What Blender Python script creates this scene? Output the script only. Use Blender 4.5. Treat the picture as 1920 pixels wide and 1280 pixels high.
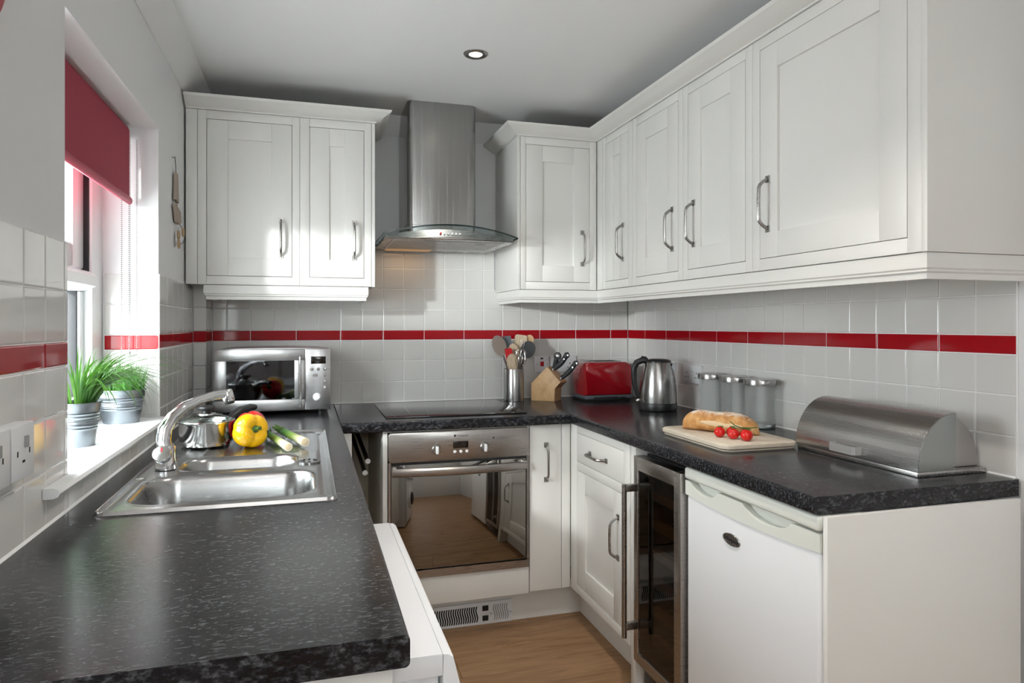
import bpy, bmesh, math, random
from mathutils import Vector, Matrix

random.seed(7)
for o in list(bpy.data.objects):
    bpy.data.objects.remove(o, do_unlink=True)
SC = bpy.context.scene
COL = SC.collection
R = math.radians

# ------------------------------------------------------------------ camera, world, light, exposure
CAMZ = 1.288
cam_d = bpy.data.cameras.new('camera')
cam_d.sensor_width = 36.0
cam_d.lens = 24.0
cam_d.shift_y = -31 / 1920
cam_d.clip_start = 0.02
cam = bpy.data.objects.new('camera', cam_d)
COL.objects.link(cam)
cam.location = (0, 0, CAMZ)
cam.rotation_euler = (R(90), 0, -math.atan2(383, 1280))
SC.camera = cam

w = bpy.data.worlds.new('sky')
SC.world = w
w.use_nodes = True
wb = w.node_tree.nodes['Background']
wb.inputs[0].default_value = (0.93, 0.97, 1.0, 1)
wb.inputs[1].default_value = 15.5


def lamp(name, kind, loc, power, color=(1, 1, 1), rot=(0, 0, 0), **kw):
    d = bpy.data.lights.new(name, kind)
    d.energy = power
    d.color = color
    for k, v in kw.items():
        setattr(d, k, v)
    o = bpy.data.objects.new(name, d)
    COL.objects.link(o)
    o.location = loc
    o.rotation_euler = rot
    return o


# hard strobe lamp, not the sun, standing just outside the kitchen window
lamp('window_strobe_light', 'POINT', (-1.35, 1.15, 1.68), 168, (0.97, 0.985, 1.0), shadow_soft_size=0.05)
# portals that lead the sky's light through the kitchen window and the added rear one
for nm_, loc_, rot_, sx_, sy_ in (('kitchen_window_portal', (-0.725, 1.93, 1.45), (R(90), 0, R(-90)), 1.16, 0.98), ('fill_window_portal', (0.09, -2.61, 1.98), (R(90), 0, 0), 1.00, 0.46)):
    pl_ = lamp(nm_, 'AREA', loc_, 1.0, (1, 1, 1), rot_, shape='RECTANGLE', size=sx_, size_y=sy_)
    pl_.data.cycles.is_portal = True
SC.view_settings.view_transform = 'Standard'
SC.view_settings.look = 'None'
SC.view_settings.gamma = 1
SC.view_settings.use_curve_mapping = False
SC.view_settings.exposure = 0.16

# ------------------------------------------------------------------ mesh helpers


def B():
    return bmesh.new()


def box(bm, x0, x1, y0, y1, z0, z1, bev=0.0, seg=2):
    m = Matrix.Translation(((x0 + x1) / 2, (y0 + y1) / 2, (z0 + z1) / 2)) @ Matrix.Diagonal((abs(x1 - x0), abs(y1 - y0), abs(z1 - z0), 1))
    vs = bmesh.ops.create_cube(bm, size=1, matrix=m)['verts']
    if bev > 0:
        es = list({e for v in vs for e in v.link_edges})
        bmesh.ops.bevel(bm, geom=es, offset=bev, segments=seg, affect='EDGES', profile=0.5)
    return bm


def face(bm, pts):
    return bm.faces.new([bm.verts.new(p) for p in pts])


def rings(bm, loops, closed=True, cap0=True, cap1=True):
    """skin a list of vertex loops"""
    vl = [[bm.verts.new(p) for p in lp] for lp in loops]
    n = len(vl[0])
    for a, b in zip(vl, vl[1:]):
        for i in range(n if closed else n - 1):
            j = (i + 1) % n
            try:
                bm.faces.new((a[i], a[j], b[j], b[i]))
            except ValueError:
                pass
    if cap0 and closed:
        bm.faces.new(list(reversed(vl[0])))
    if cap1 and closed:
        bm.faces.new(vl[-1])
    return vl


def lathe(bm, prof, c=(0, 0, 0), seg=32, cap0=True, cap1=True, mat=None):
    """prof: (radius, height) pairs about the z axis through c"""
    loops = []
    for r, z in prof:
        lp = []
        for i in range(seg):
            a = 2 * math.pi * i / seg
            p = Vector((r * math.cos(a), r * math.sin(a), z))
            if mat is not None:
                p = mat @ p
            lp.append(p + Vector(c))
        loops.append(lp)
    rings(bm, loops, True, cap0, cap1)
    return bm


def tube(bm, pts, rad, seg=10, flat=1.0, up=None, caps=True):
    """round tube along points; rad may be a list; flat squeezes the second axis"""
    pts = [Vector(p) for p in pts]
    n = len(pts)
    rads = rad if isinstance(rad, (list, tuple)) else [rad] * n
    tang = []
    for i in range(n):
        a = pts[max(i - 1, 0)]
        b = pts[min(i + 1, n - 1)]
        tang.append((b - a).normalized())
    u = Vector(up) if up else Vector((0, 0, 1))
    if abs(u.dot(tang[0])) > 0.95:
        u = Vector((1, 0, 0))
    nrm = (u - tang[0] * u.dot(tang[0])).normalized()
    loops = []
    for i in range(n):
        nrm = nrm - tang[i] * nrm.dot(tang[i])
        nrm.normalize()
        bi = tang[i].cross(nrm)
        loops.append([pts[i] + (nrm * math.cos(2 * math.pi * k / seg) + bi * flat * math.sin(2 * math.pi * k / seg)) * rads[i] for k in range(seg)])
    rings(bm, loops, True, caps, caps)
    return bm


def prism(bm, pts, axis, a0, a1, bev=0.0):
    """extrude a 2D polygon: axis 'x' -> pts are (y,z), 'y' -> (x,z), 'z' -> (x,y)"""
    def m(p, a):
        return {'x': (a, p[0], p[1]), 'y': (p[0], a, p[1]), 'z': (p[0], p[1], a)}[axis]
    v0 = [bm.verts.new(m(p, a0)) for p in pts]
    v1 = [bm.verts.new(m(p, a1)) for p in pts]
    n = len(pts)
    fs = [bm.faces.new(v0), bm.faces.new(list(reversed(v1)))]
    for i in range(n):
        j = (i + 1) % n
        fs.append(bm.faces.new((v0[j], v0[i], v1[i], v1[j])))
    if bev:
        es = [e for f in fs[:2] for e in f.edges]
        bmesh.ops.bevel(bm, geom=es, offset=bev, segments=2, affect='EDGES', profile=0.5)
    return bm


def rrect(x0, x1, y0, y1, r, n=6):
    out = []
    for cx, cy, a0 in ((x1 - r, y1 - r, 0), (x0 + r, y1 - r, 90), (x0 + r, y0 + r, 180), (x1 - r, y0 + r, 270)):
        for i in range(n + 1):
            a = R(a0 + 90 * i / n)
            out.append((cx + r * math.cos(a), cy + r * math.sin(a)))
    return out


def moulding(bm, path, prof, side=1):
    """sweep a profile (outward offset, z) along a horizontal polyline with mitred corners"""
    P2 = [Vector((p[0], p[1])) for p in path]
    n = len(P2)
    dirs = [(P2[i + 1] - P2[i]).normalized() for i in range(n - 1)]
    nr = [Vector((d.y, -d.x)) * side for d in dirs]
    loops = []
    for i in range(n):
        if i == 0:
            mv = nr[0]
        elif i == n - 1:
            mv = nr[-1]
        else:
            s = nr[i - 1] + nr[i]
            mv = s / s.dot(nr[i])
        loops.append([Vector((P2[i].x + mv.x * d, P2[i].y + mv.y * d, z)) for d, z in prof])
    rings(bm, loops)
    return bm


def ball(bm, c, r, u=12, v=8, sc=(1, 1, 1)):
    m = Matrix.Translation(c) @ Matrix.Diagonal((sc[0], sc[1], sc[2], 1))
    bmesh.ops.create_uvsphere(bm, u_segments=u, v_segments=v, radius=r, matrix=m)
    return bm


ORG = {}


def to_mesh(bm, name, mat, smooth=True, ang=35):
    bmesh.ops.recalc_face_normals(bm, faces=bm.faces[:])
    me = bpy.data.meshes.new(name)
    bm.to_mesh(me)
    bm.free()
    me.materials.append(mat)
    if smooth:
        for p in me.polygons:
            p.use_smooth = True
        me.set_sharp_from_angle(angle=R(ang))
    return me


def tag(o, label=None, cat=None, group=None, kind=None):
    if label:
        o['label'] = label
    if cat:
        o['category'] = cat
    if group:
        o['group'] = group
    if kind:
        o['kind'] = kind
    return o


def add(name, bm, mat, parent=None, label=None, cat=None, group=None, kind=None, smooth=True, ang=35, local=False):
    """bm is in world coordinates (unless local); parent's origin is taken off"""
    org = ORG.get(parent.name, Vector((0, 0, 0))) if parent else Vector((0, 0, 0))
    if parent and not local and org.length > 0:
        bmesh.ops.translate(bm, verts=bm.verts[:], vec=-org)
    me = to_mesh(bm, name, mat, smooth, ang)
    o = bpy.data.objects.new(name, me)
    COL.objects.link(o)
    if parent:
        o.parent = parent
        ORG[o.name] = org
    return tag(o, label, cat, group, kind)


def thing(name, label, cat, loc=(0, 0, 0), rotz=0.0, group=None):
    o = bpy.data.objects.new(name, None)
    COL.objects.link(o)
    o.empty_display_size = 0.05
    o.location = loc
    o.rotation_euler = (0, 0, rotz)
    ORG[o.name] = Vector(loc)
    return tag(o, label, cat, group)


def inst(me, name, parent, loc, rot=(0, 0, 0)):
    o = bpy.data.objects.new(name, me)
    COL.objects.link(o)
    o.parent = parent
    o.location = Vector(loc)
    o.rotation_euler = rot
    return o


def copy_tree(o, parent=None):
    c = o.copy()
    COL.objects.link(c)
    if parent:
        c.parent = parent
    for ch in o.children:
        copy_tree(ch, c)
    return c


def text_mesh(s, size, mat, depth=0.0004, shear=0.0):
    cu = bpy.data.curves.new('lettering', 'FONT')
    cu.body = s
    cu.size = size
    cu.extrude = depth
    cu.shear = shear
    cu.align_x = 'CENTER'
    cu.align_y = 'CENTER'
    t = bpy.data.objects.new('lettering', cu)
    COL.objects.link(t)
    bpy.context.view_layer.update()
    me = bpy.data.meshes.new_from_object(t.evaluated_get(bpy.context.evaluated_depsgraph_get()))
    bpy.data.objects.remove(t, do_unlink=True)
    me.materials.clear()
    me.materials.append(mat)
    return me


# ------------------------------------------------------------------ materials
MATS = {}


def mat(name, col=(0.8, 0.8, 0.8), rough=0.5, metal=0.0, **kw):
    m = bpy.data.materials.new(name)
    m.use_nodes = True
    b = m.node_tree.nodes['Principled BSDF']
    b.inputs['Base Color'].default_value = (*col, 1)
    b.inputs['Roughness'].default_value = rough
    b.inputs['Metallic'].default_value = metal
    for k, v in kw.items():
        b.inputs[k].default_value = v
    MATS[name] = m
    return m


def nd(m, t, **kw):
    n = m.node_tree.nodes.new(t)
    for k, v in kw.items():
        setattr(n, k, v)
    return n


def ln(m, a, b):
    m.node_tree.links.new(a, b)


def bsdf(m):
    return m.node_tree.nodes['Principled BSDF']


def coords(m, scale=(1, 1, 1), rot=(0, 0, 0), src='Object'):
    tc = nd(m, 'ShaderNodeTexCoord')
    mp = nd(m, 'ShaderNodeMapping')
    mp.inputs['Scale'].default_value = scale
    mp.inputs['Rotation'].default_value = rot
    ln(m, tc.outputs[src], mp.inputs['Vector'])
    return mp.outputs['Vector']


def noise(m, vec, scale=5, detail=3, rough=0.5, dist=0.0):
    n = nd(m, 'ShaderNodeTexNoise')
    n.inputs['Scale'].default_value = scale
    n.inputs['Detail'].default_value = detail
    n.inputs['Roughness'].default_value = rough
    n.inputs['Distortion'].default_value = dist
    ln(m, vec, n.inputs['Vector'])
    return n.outputs['Fac']


def ramp(m, fac, stops, interp='LINEAR'):
    r = nd(m, 'ShaderNodeValToRGB')
    r.color_ramp.interpolation = interp
    e = r.color_ramp.elements
    while len(e) < len(stops):
        e.new(0.5)
    for k, (p, c) in enumerate(stops):
        e[k].position = p
        e[k].color = (*c, 1) if len(c) == 3 else c
    ln(m, fac, r.inputs['Fac'])
    return r.outputs['Color']


def bump(m, h, strength=0.2, dist=0.01):
    b = nd(m, 'ShaderNodeBump')
    b.inputs['Strength'].default_value = strength
    b.inputs['Distance'].default_value = dist
    ln(m, h, b.inputs['Height'])
    ln(m, b.outputs['Normal'], bsdf(m).inputs['Normal'])


def brushed(name, col, rough, stretch, metal=1.0, amt=0.05, bumpy=0.004):
    m = mat(name, col, rough, metal)
    v = coords(m, stretch)
    f = noise(m, v, 14, 4, 0.6)
    r = ramp(m, f, [(0.3, (max(rough - amt, 0.02),) * 3), (0.7, (rough + amt,) * 3)])
    ln(m, r, bsdf(m).inputs['Roughness'])
    c = ramp(m, f, [(0.25, tuple(x * 0.93 for x in col)), (0.75, tuple(min(1, x * 1.05) for x in col))])
    ln(m, c, bsdf(m).inputs['Base Color'])
    bump(m, f, bumpy, 0.002)
    return m


# walls and ceiling
m = mat('wall_paint', (0.82, 0.82, 0.825), 0.55)
bump(m, noise(m, coords(m), 90, 2), 0.05, 0.002)
m = mat('ceiling_paint', (0.87, 0.87, 0.875), 0.6)
bump(m, noise(m, coords(m), 60, 2), 0.04, 0.002)
m = mat('grout', (0.90, 0.90, 0.895), 0.7)
m = mat('tile_glaze', (0.725, 0.712, 0.69), 0.06)
bump(m, noise(m, coords(m), 9, 1), 0.05, 0.02)
m = mat('red_glaze', (0.38, 0.006, 0.012), 0.07, **{'Specular IOR Level': 0.3})
bump(m, noise(m, coords(m), 9, 1), 0.05, 0.02)
# painted units
m = mat('cream_paint', (0.80, 0.788, 0.757), 0.38)
bump(m, noise(m, coords(m, (1, 1, 0.05)), 160, 2), 0.02, 0.001)
mat('cream_inside', (0.62, 0.55, 0.43), 0.5)
mat('white_gloss', (0.84, 0.85, 0.87), 0.28)
mat('white_plastic', (0.78, 0.785, 0.80), 0.35)
mat('fridge_trim', (0.75, 0.765, 0.71), 0.4)
mat('upvc', (0.86, 0.87, 0.88), 0.25)
# worktop laminate
m = mat('laminate', (0.02, 0.02, 0.023), 0.22, **{'Specular IOR Level': 0.32})
v = coords(m, (0.5, 1.15, 0.9))
f1 = noise(m, v, 165, 6, 0.64)
f2 = noise(m, v, 30, 3, 0.5)
c1 = ramp(m, f1, [(0.0, (0.006, 0.006, 0.008)), (0.47, (0.011, 0.011, 0.014)), (0.54, (0.030, 0.031, 0.036)), (0.61, (0.075, 0.08, 0.09)), (0.73, (0.16, 0.165, 0.175))])
c2 = ramp(m, f2, [(0.35, (0.5, 0.5, 0.51)), (0.62, (1.0, 1.0, 1.0))])
mxc = nd(m, 'ShaderNodeMix', data_type='RGBA', blend_type='MULTIPLY')
mxc.inputs[0].default_value = 1.0
ln(m, c1, mxc.inputs[6])
ln(m, c2, mxc.inputs[7])
ln(m, mxc.outputs[2], bsdf(m).inputs['Base Color'])
rr = ramp(m, f1, [(0.3, (0.17,) * 3), (0.7, (0.26,) * 3)])
ln(m, rr, bsdf(m).inputs['Roughness'])
bump(m, f1, 0.012, 0.002)
# oak planks
m = mat('oak', (0.3, 0.17, 0.08), 0.48, **{'Specular IOR Level': 0.3})
tc = nd(m, 'ShaderNodeTexCoord')
oi = nd(m, 'ShaderNodeObjectInfo')
ad = nd(m, 'ShaderNodeVectorMath', operation='ADD')
sc_ = nd(m, 'ShaderNodeVectorMath', operation='SCALE')
cmb = nd(m, 'ShaderNodeCombineXYZ')
for k in range(3):
    ln(m, oi.outputs['Random'], cmb.inputs[k])
sc_.inputs['Scale'].default_value = 13.0
ln(m, cmb.outputs[0], sc_.inputs[0])
ln(m, tc.outputs['Object'], ad.inputs[0])
ln(m, sc_.outputs[0], ad.inputs[1])
mp = nd(m, 'ShaderNodeMapping')
mp.inputs['Scale'].default_value = (1.0, 9.0, 1.0)
ln(m, ad.outputs[0], mp.inputs['Vector'])
g1 = noise(m, mp.outputs['Vector'], 3.2, 6, 0.62, 1.2)
c = ramp(m, g1, [(0.25, (0.20, 0.105, 0.05)), (0.45, (0.31, 0.178, 0.09)), (0.62, (0.39, 0.235, 0.125)), (0.8, (0.27, 0.15, 0.072))])
ln(m, c, bsdf(m).inputs['Base Color'])
bump(m, g1, 0.06, 0.004)
# metals
brushed('steel', (0.40, 0.395, 0.39), 0.27, (1, 1, 30))
brushed('steel_vertical', (0.36, 0.355, 0.35), 0.24, (5, 5, 0.08), amt=0.06, bumpy=0.0)
brushed('steel_flat', (0.50, 0.50, 0.505), 0.30, (1.5, 12, 12), amt=0.03, bumpy=0.0)
brushed('sink_steel', (0.36, 0.36, 0.36), 0.24, (2, 20, 16), amt=0.04, bumpy=0.0)
brushed('oven_steel', (0.42, 0.395, 0.375), 0.30, (1, 1, 40))
brushed('nickel', (0.36, 0.345, 0.33), 0.30, (10, 10, 10))
brushed('bin_steel', (0.42, 0.41, 0.405), 0.27, (50, 0.2, 50), amt=0.02, bumpy=0.0)
brushed('zinc', (0.30, 0.33, 0.36), 0.38, (3, 3, 3))
mat('bin_handle', (0.80, 0.80, 0.80), 0.38, 1.0)
mat('bin_back', (0.50, 0.485, 0.475), 0.42, 1.0)
mat('bin_cheek', (0.33, 0.345, 0.335), 0.36, 1.0)
mat('chrome', (0.72, 0.72, 0.73), 0.06, 1.0)
mat('pan_steel', (0.68, 0.68, 0.68), 0.12, 1.0)
mat('spoon_steel', (0.56, 0.56, 0.57), 0.25, 1.0)
# glass and black things
mat('black_plastic', (0.012, 0.012, 0.013), 0.35)
mat('black_soft', (0.016, 0.017, 0.02), 0.5)
mat('gasket', (0.01, 0.01, 0.012), 0.6)
mat('dark_void', (0.008, 0.008, 0.008), 0.8)
mat('hob_glass', (0.012, 0.012, 0.013), 0.04)
mat('oven_glass', (0.30, 0.285, 0.265), 0.03, 1.0)
mat('microwave_glass', (0.085, 0.085, 0.09), 0.04, 1.0)
mat('display', (0.012, 0.008, 0.006), 0.12)


def pane_mat(name, tint, refl, rough=0.02):
    m = bpy.data.materials.new(name)
    m.use_nodes = True
    nt = m.node_tree
    for n in list(nt.nodes):
        if n.type == 'BSDF_PRINCIPLED':
            nt.nodes.remove(n)
    tr = nd(m, 'ShaderNodeBsdfTransparent')
    tr.inputs[0].default_value = (*tint, 1)
    gl = nd(m, 'ShaderNodeBsdfGlossy')
    gl.inputs['Roughness'].default_value = rough
    lw = nd(m, 'ShaderNodeFresnel')
    lw.inputs['IOR'].default_value = refl
    mx = nd(m, 'ShaderNodeMixShader')
    ge = nd(m, 'ShaderNodeNewGeometry')
    iv = nd(m, 'ShaderNodeMath', operation='SUBTRACT')
    iv.inputs[0].default_value = 1.0
    ln(m, ge.outputs['Backfacing'], iv.inputs[1])
    mu = nd(m, 'ShaderNodeMath', operation='MULTIPLY')
    ln(m, lw.outputs['Fac'], mu.inputs[0])
    ln(m, iv.outputs[0], mu.inputs[1])
    ln(m, mu.outputs[0], mx.inputs[0])
    ln(m, tr.outputs[0], mx.inputs[1])
    ln(m, gl.outputs[0], mx.inputs[2])
    ln(m, mx.outputs[0], nt.nodes['Material Output'].inputs['Surface'])
    MATS[name] = m
    return m


pane_mat('window_glass', (0.97, 0.99, 0.98), 1.3)
pane_mat('wine_glass', (0.42, 0.38, 0.36), 1.6)
pane_mat('hood_glass', (0.84, 0.885, 0.88), 1.45)
pane_mat('lid_glass', (0.86, 0.92, 0.9), 1.5)
mat('glass_edge', (0.004, 0.016, 0.014), 0.1)
# frosted jar: scatters and lets light through
m = mat('frosted_glass', (0.88, 0.89, 0.89), 0.35)
tl = nd(m, 'ShaderNodeBsdfTranslucent')
tl.inputs['Color'].default_value = (0.93, 0.94, 0.94, 1)
tr = nd(m, 'ShaderNodeBsdfTransparent')
tr.inputs['Color'].default_value = (0.96, 0.97, 0.97, 1)
mx = nd(m, 'ShaderNodeMixShader')
mx.inputs[0].default_value = 0.5
ln(m, bsdf(m).outputs[0], mx.inputs[1])
ln(m, tl.outputs[0], mx.inputs[2])
mx2 = nd(m, 'ShaderNodeMixShader')
mx2.inputs[0].default_value = 0.77
ln(m, mx.outputs[0], mx2.inputs[1])
ln(m, tr.outputs[0], mx2.inputs[2])
ln(m, mx2.outputs[0], m.node_tree.nodes['Material Output'].inputs['Surface'])
mat('clear_base', (0.8, 0.85, 0.85), 0.05, **{'Transmission Weight': 0.9, 'IOR': 1.45})
# food, wood, cloth
m = mat('beech', (0.55, 0.34, 0.17), 0.45)
v = coords(m, (6, 30, 6), (0, R(42), 0))
f = noise(m, v, 3, 4, 0.6)
ln(m, ramp(m, f, [(0.3, (0.43, 0.25, 0.11)), (0.55, (0.60, 0.385, 0.20)), (0.75, (0.52, 0.31, 0.145))]), bsdf(m).inputs['Base Color'])
m = mat('board_wood', (0.66, 0.57, 0.46), 0.55)
f = noise(m, coords(m, (4, 1.2, 30)), 12, 3, 0.6)
ln(m, ramp(m, f, [(0.3, (0.58, 0.485, 0.37)), (0.6, (0.69, 0.61, 0.50)), (0.8, (0.62, 0.53, 0.42))]), bsdf(m).inputs['Base Color'])
m = mat('spoon_wood', (0.55, 0.42, 0.29), 0.6)
ln(m, ramp(m, noise(m, coords(m, (20, 20, 3)), 9, 3), [(0.3, (0.45, 0.33, 0.21)), (0.7, (0.62, 0.50, 0.37))]), bsdf(m).inputs['Base Color'])
mat('dark_wood', (0.19, 0.10, 0.05), 0.5)
mat('shelf_wood', (0.42, 0.24, 0.10), 0.5)
m = mat('crust', (0.55, 0.27, 0.09), 0.75)
v = coords(m, (1, 1, 1))
f = noise(m, v, 26, 5, 0.65)
c1 = ramp(m, f, [(0.25, (0.33, 0.13, 0.035)), (0.48, (0.56, 0.27, 0.085)), (0.62, (0.68, 0.40, 0.17)), (0.75, (0.78, 0.56, 0.33))])
fl_ = noise(m, v, 55, 4, 0.7)
ge = nd(m, 'ShaderNodeNewGeometry')
sx = nd(m, 'ShaderNodeSeparateXYZ')
ln(m, ge.outputs['Normal'], sx.inputs[0])
mu = nd(m, 'ShaderNodeMath', operation='MULTIPLY')
ln(m, sx.outputs['Z'], mu.inputs[0])
ln(m, fl_, mu.inputs[1])
fm = ramp(m, mu.outputs[0], [(0.36, (0, 0, 0)), (0.56, (0.85, 0.85, 0.85))])
mxc = nd(m, 'ShaderNodeMix', data_type='RGBA')
ln(m, fm, mxc.inputs[0])
ln(m, c1, mxc.inputs[6])
mxc.inputs[7].default_value = (0.86, 0.80, 0.72, 1)
ln(m, mxc.outputs[2], bsdf(m).inputs['Base Color'])
bump(m, f, 0.35, 0.006)
mat('crumb', (0.76, 0.58, 0.36), 0.8)
m = mat('tomato', (0.62, 0.012, 0.008), 0.12)
m = mat('stalk', (0.05, 0.11, 0.015), 0.6)
m = mat('yellow_pepper', (0.86, 0.46, 0.004), 0.14)
m = mat('red_pepper', (0.6, 0.012, 0.012), 0.15)
m = mat('leek', (0.3, 0.5, 0.1), 0.4)
tc = nd(m, 'ShaderNodeTexCoord')
sx = nd(m, 'ShaderNodeSeparateXYZ')
ln(m, tc.outputs['Generated'], sx.inputs[0])
nz = noise(m, coords(m, (60, 6, 60)), 4, 2)
mm = nd(m, 'ShaderNodeMath', operation='MULTIPLY_ADD')
mm.inputs[1].default_value = 0.14
ln(m, nz, mm.inputs[0])
ln(m, sx.outputs['Y'], mm.inputs[2])
ln(m, ramp(m, mm.outputs[0], [(0.1, (0.80, 0.78, 0.62)), (0.30, (0.72, 0.76, 0.42)), (0.50, (0.33, 0.52, 0.10)), (0.75, (0.10, 0.28, 0.05)), (1.0, (0.06, 0.17, 0.05))]), bsdf(m).inputs['Base Color'])
mat('leek_root', (0.66, 0.54, 0.36), 0.8)


def leaf_mat(name, a, b):
    m = mat(name, a, 0.45)
    f = noise(m, coords(m, (5, 5, 2)), 6, 2)
    c = ramp(m, f, [(0.3, a), (0.7, b)])
    ln(m, c, bsdf(m).inputs['Base Color'])
    tl = nd(m, 'ShaderNodeBsdfTranslucent')
    ln(m, c, tl.inputs['Color'])
    mx = nd(m, 'ShaderNodeMixShader')
    mx.inputs[0].default_value = 0.35
    ln(m, bsdf(m).outputs[0], mx.inputs[1])
    ln(m, tl.outputs[0], mx.inputs[2])
    ln(m, mx.outputs[0], m.node_tree.nodes['Material Output'].inputs['Surface'])


leaf_mat('long_leaf', (0.018, 0.075, 0.008), (0.065, 0.165, 0.02))
leaf_mat('short_grass', (0.05, 0.19, 0.03), (0.12, 0.32, 0.06))
mat('soil', (0.02, 0.03, 0.01), 0.9)
m = mat('blind_cloth', (0.36, 0.030, 0.060), 0.75)
bump(m, noise(m, coords(m), 500, 1), 0.08, 0.001)
mat('blind_bar', (0.46, 0.035, 0.075), 0.5)
mat('red_enamel', (0.30, 0.004, 0.010), 0.12, 0.0, **{'Coat Weight': 0.6})
mat('red_silicone', (0.55, 0.008, 0.012), 0.4)
mat('grey_nylon', (0.09, 0.10, 0.115), 0.45)
mat('red_rocker', (0.5, 0.01, 0.02), 0.3)
mat('dark_mark', (0.02, 0.02, 0.025), 0.5)
mat('slot_grey', (0.30, 0.30, 0.31), 0.5)
mat('clock_red', (0.42, 0.02, 0.04), 0.35)
mat('clock_face', (0.75, 0.72, 0.66), 0.5)
mat('driftwood', (0.42, 0.34, 0.28), 0.8)
mat('button_wood', (0.48, 0.33, 0.19), 0.7)
mat('rope', (0.06, 0.05, 0.04), 0.8)
m = mat('lamp_glow', (1, 1, 1), 0.5)
bsdf(m).inputs['Emission Color'].default_value = (1.0, 0.86, 0.62, 1)
bsdf(m).inputs['Emission Strength'].default_value = 7.0
m = mat('hood_lamp', (0.45, 0.30, 0.18), 0.4)
bsdf(m).inputs['Emission Color'].default_value = (1.0, 0.55, 0.25, 1)
bsdf(m).inputs['Emission Strength'].default_value = 0.22
M = MATS

# ------------------------------------------------------------------ the room
LW, RW, BW = -0.47, 1.67, 3.38       # tiled faces of the three walls
TT = 0.006                           # tile thickness
FZ, CZ = 0.02, 2.30                  # floor and ceiling
WT = 0.91                            # worktop top
YR = -2.40                           # wall behind the camera
WY0, WY1, WZ0, WZ1 = 1.60, 2.507, 0.965, 1.94   # window opening in the left wall

bm = B()
box(bm, LW - 0.3, RW + 0.2, YR - 0.2, BW + 0.2, FZ - 0.12, FZ - 0.012)
floor = add('floor', bm, M['oak'], kind='structure', label='oak effect plank floor of the kitchen')
bm = B()
box(bm, LW - 0.3, RW + 0.2, YR - 0.2, BW + 0.2, CZ, CZ + 0.1)
ceiling = add('ceiling', bm, M['ceiling_paint'], kind='structure', label='smooth white painted ceiling')
bm = B()
box(bm, LW - 0.3, RW + 0.2, BW + TT, BW + 0.2, FZ - 0.1, CZ + 0.1)
wall_back = add('wall_back', bm, M['wall_paint'], kind='structure', label='back wall with white tiles and red border')
bm = B()
box(bm, RW + TT, RW + 0.2, YR - 0.2, BW + TT, FZ - 0.1, CZ + 0.1)
wall_right = add('wall_right', bm, M['wall_paint'], kind='structure', label='side wall tiled above the bread bin worktop')
bm = B()
xl0, xl1 = LW - 0.24, LW - TT
WYF = 1.36                           # the frame sits behind the near reveal
box(bm, xl0, xl1, YR - 0.2, WYF, FZ - 0.1, CZ + 0.1)
box(bm, LW - 0.115, xl1, WYF, WY0, FZ - 0.1, CZ + 0.1)
box(bm, xl0, LW - 0.115, WYF, WY0, FZ - 0.1, WZ0)
box(bm, xl0, LW - 0.115, WYF, WY0, WZ1, CZ + 0.1)
box(bm, xl0, xl1, WY1 + TT, BW + TT, FZ - 0.1, CZ + 0.1)
box(bm, xl0, xl1, WY0, WY1 + TT, FZ - 0.1, WZ0)
box(bm, xl0, xl1, WY0, WY1 + TT, WZ1, CZ + 0.1)
wall_left = add('wall_left', bm, M['wall_paint'], kind='structure', label='window wall with white tiles and red border')
bm = B()
rx0, rx1, rz0, rz1 = -0.44, 0.62, 1.72, 2.24
box(bm, LW - TT, rx0, YR - 0.2, YR, FZ - 0.1, CZ + 0.1)
box(bm, rx1, RW + TT, YR - 0.2, YR, FZ - 0.1, CZ + 0.1)
box(bm, rx0, rx1, YR - 0.2, YR, FZ - 0.1, rz0)
box(bm, rx0, rx1, YR - 0.2, YR, rz1, CZ + 0.1)
add('wall_rear', bm, M['wall_paint'], kind='structure', label='painted wall behind the camera with a small added window')
w2 = thing('fill_window', 'small white framed window added behind the camera to let in fill light', None, (0.09, YR - 0.1, rz0))  # unseen window, added so sky light fills the room from behind
tag(w2, kind='structure')
bm = B()
for a in ((rx0, rx0 + 0.05, rz0, rz1), (rx1 - 0.05, rx1, rz0, rz1), (rx0 + 0.05, rx1 - 0.05, rz0, rz0 + 0.05), (rx0 + 0.05, rx1 - 0.05, rz1 - 0.05, rz1)):
    box(bm, a[0], a[1], YR - 0.10, YR - 0.03, a[2], a[3])
add('window_frame', bm, M['upvc'], w2)
bm = B()
box(bm, rx0 + 0.05, rx1 - 0.05, YR - 0.07, YR - 0.064, rz0 + 0.05, rz1 - 0.05)
add('pane', bm, M['window_glass'], w2)

# floor planks, running across the room
bm = B()
PW, PL = 0.192, 1.25
row = 0
y = YR
while y < BW - 0.5:
    x = LW - 0.1 - random.random() * PL
    while x < RW + 0.1:
        a, b = max(x, LW - 0.006), min(x + PL, RW + 0.006)
        if b - a > 0.03:
            key = (round(b - a, 3))
            pb = B()
            box(pb, 0, b - a - 0.0012, 0, PW - 0.0012, -0.012, 0, 0.0012, 1)
            o = inst(to_mesh(pb, 'plank', M['oak']), 'plank', floor, (a, y, FZ))
        x += PL
    y += PW
    row += 1

# coving along the window wall and the back wall
bm = B()
moulding(bm, [(LW - TT, YR), (LW - TT, BW + TT), (RW + TT, BW + TT)],
         [(0, 2.215), (0.004, 2.215), (0.022, 2.232), (0.05, 2.272), (0.068, 2.294), (0.072, CZ + 0.002), (0, CZ + 0.002)], 1)
add('trim_1', bm, M['ceiling_paint'], kind='structure', label='plain white coving between wall and ceiling', ang=20)
# boxed-in pipe in the far corner beyond the window
BX, BY = -0.418, 3.185
bm = B()
box(bm, LW - TT, BX - TT, BY + TT, BW + TT, WT - 0.05, 1.47)
boxing = add('trim_2', bm, M['grout'], kind='structure', label='tiled pipe boxing in the corner behind the microwave')

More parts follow.
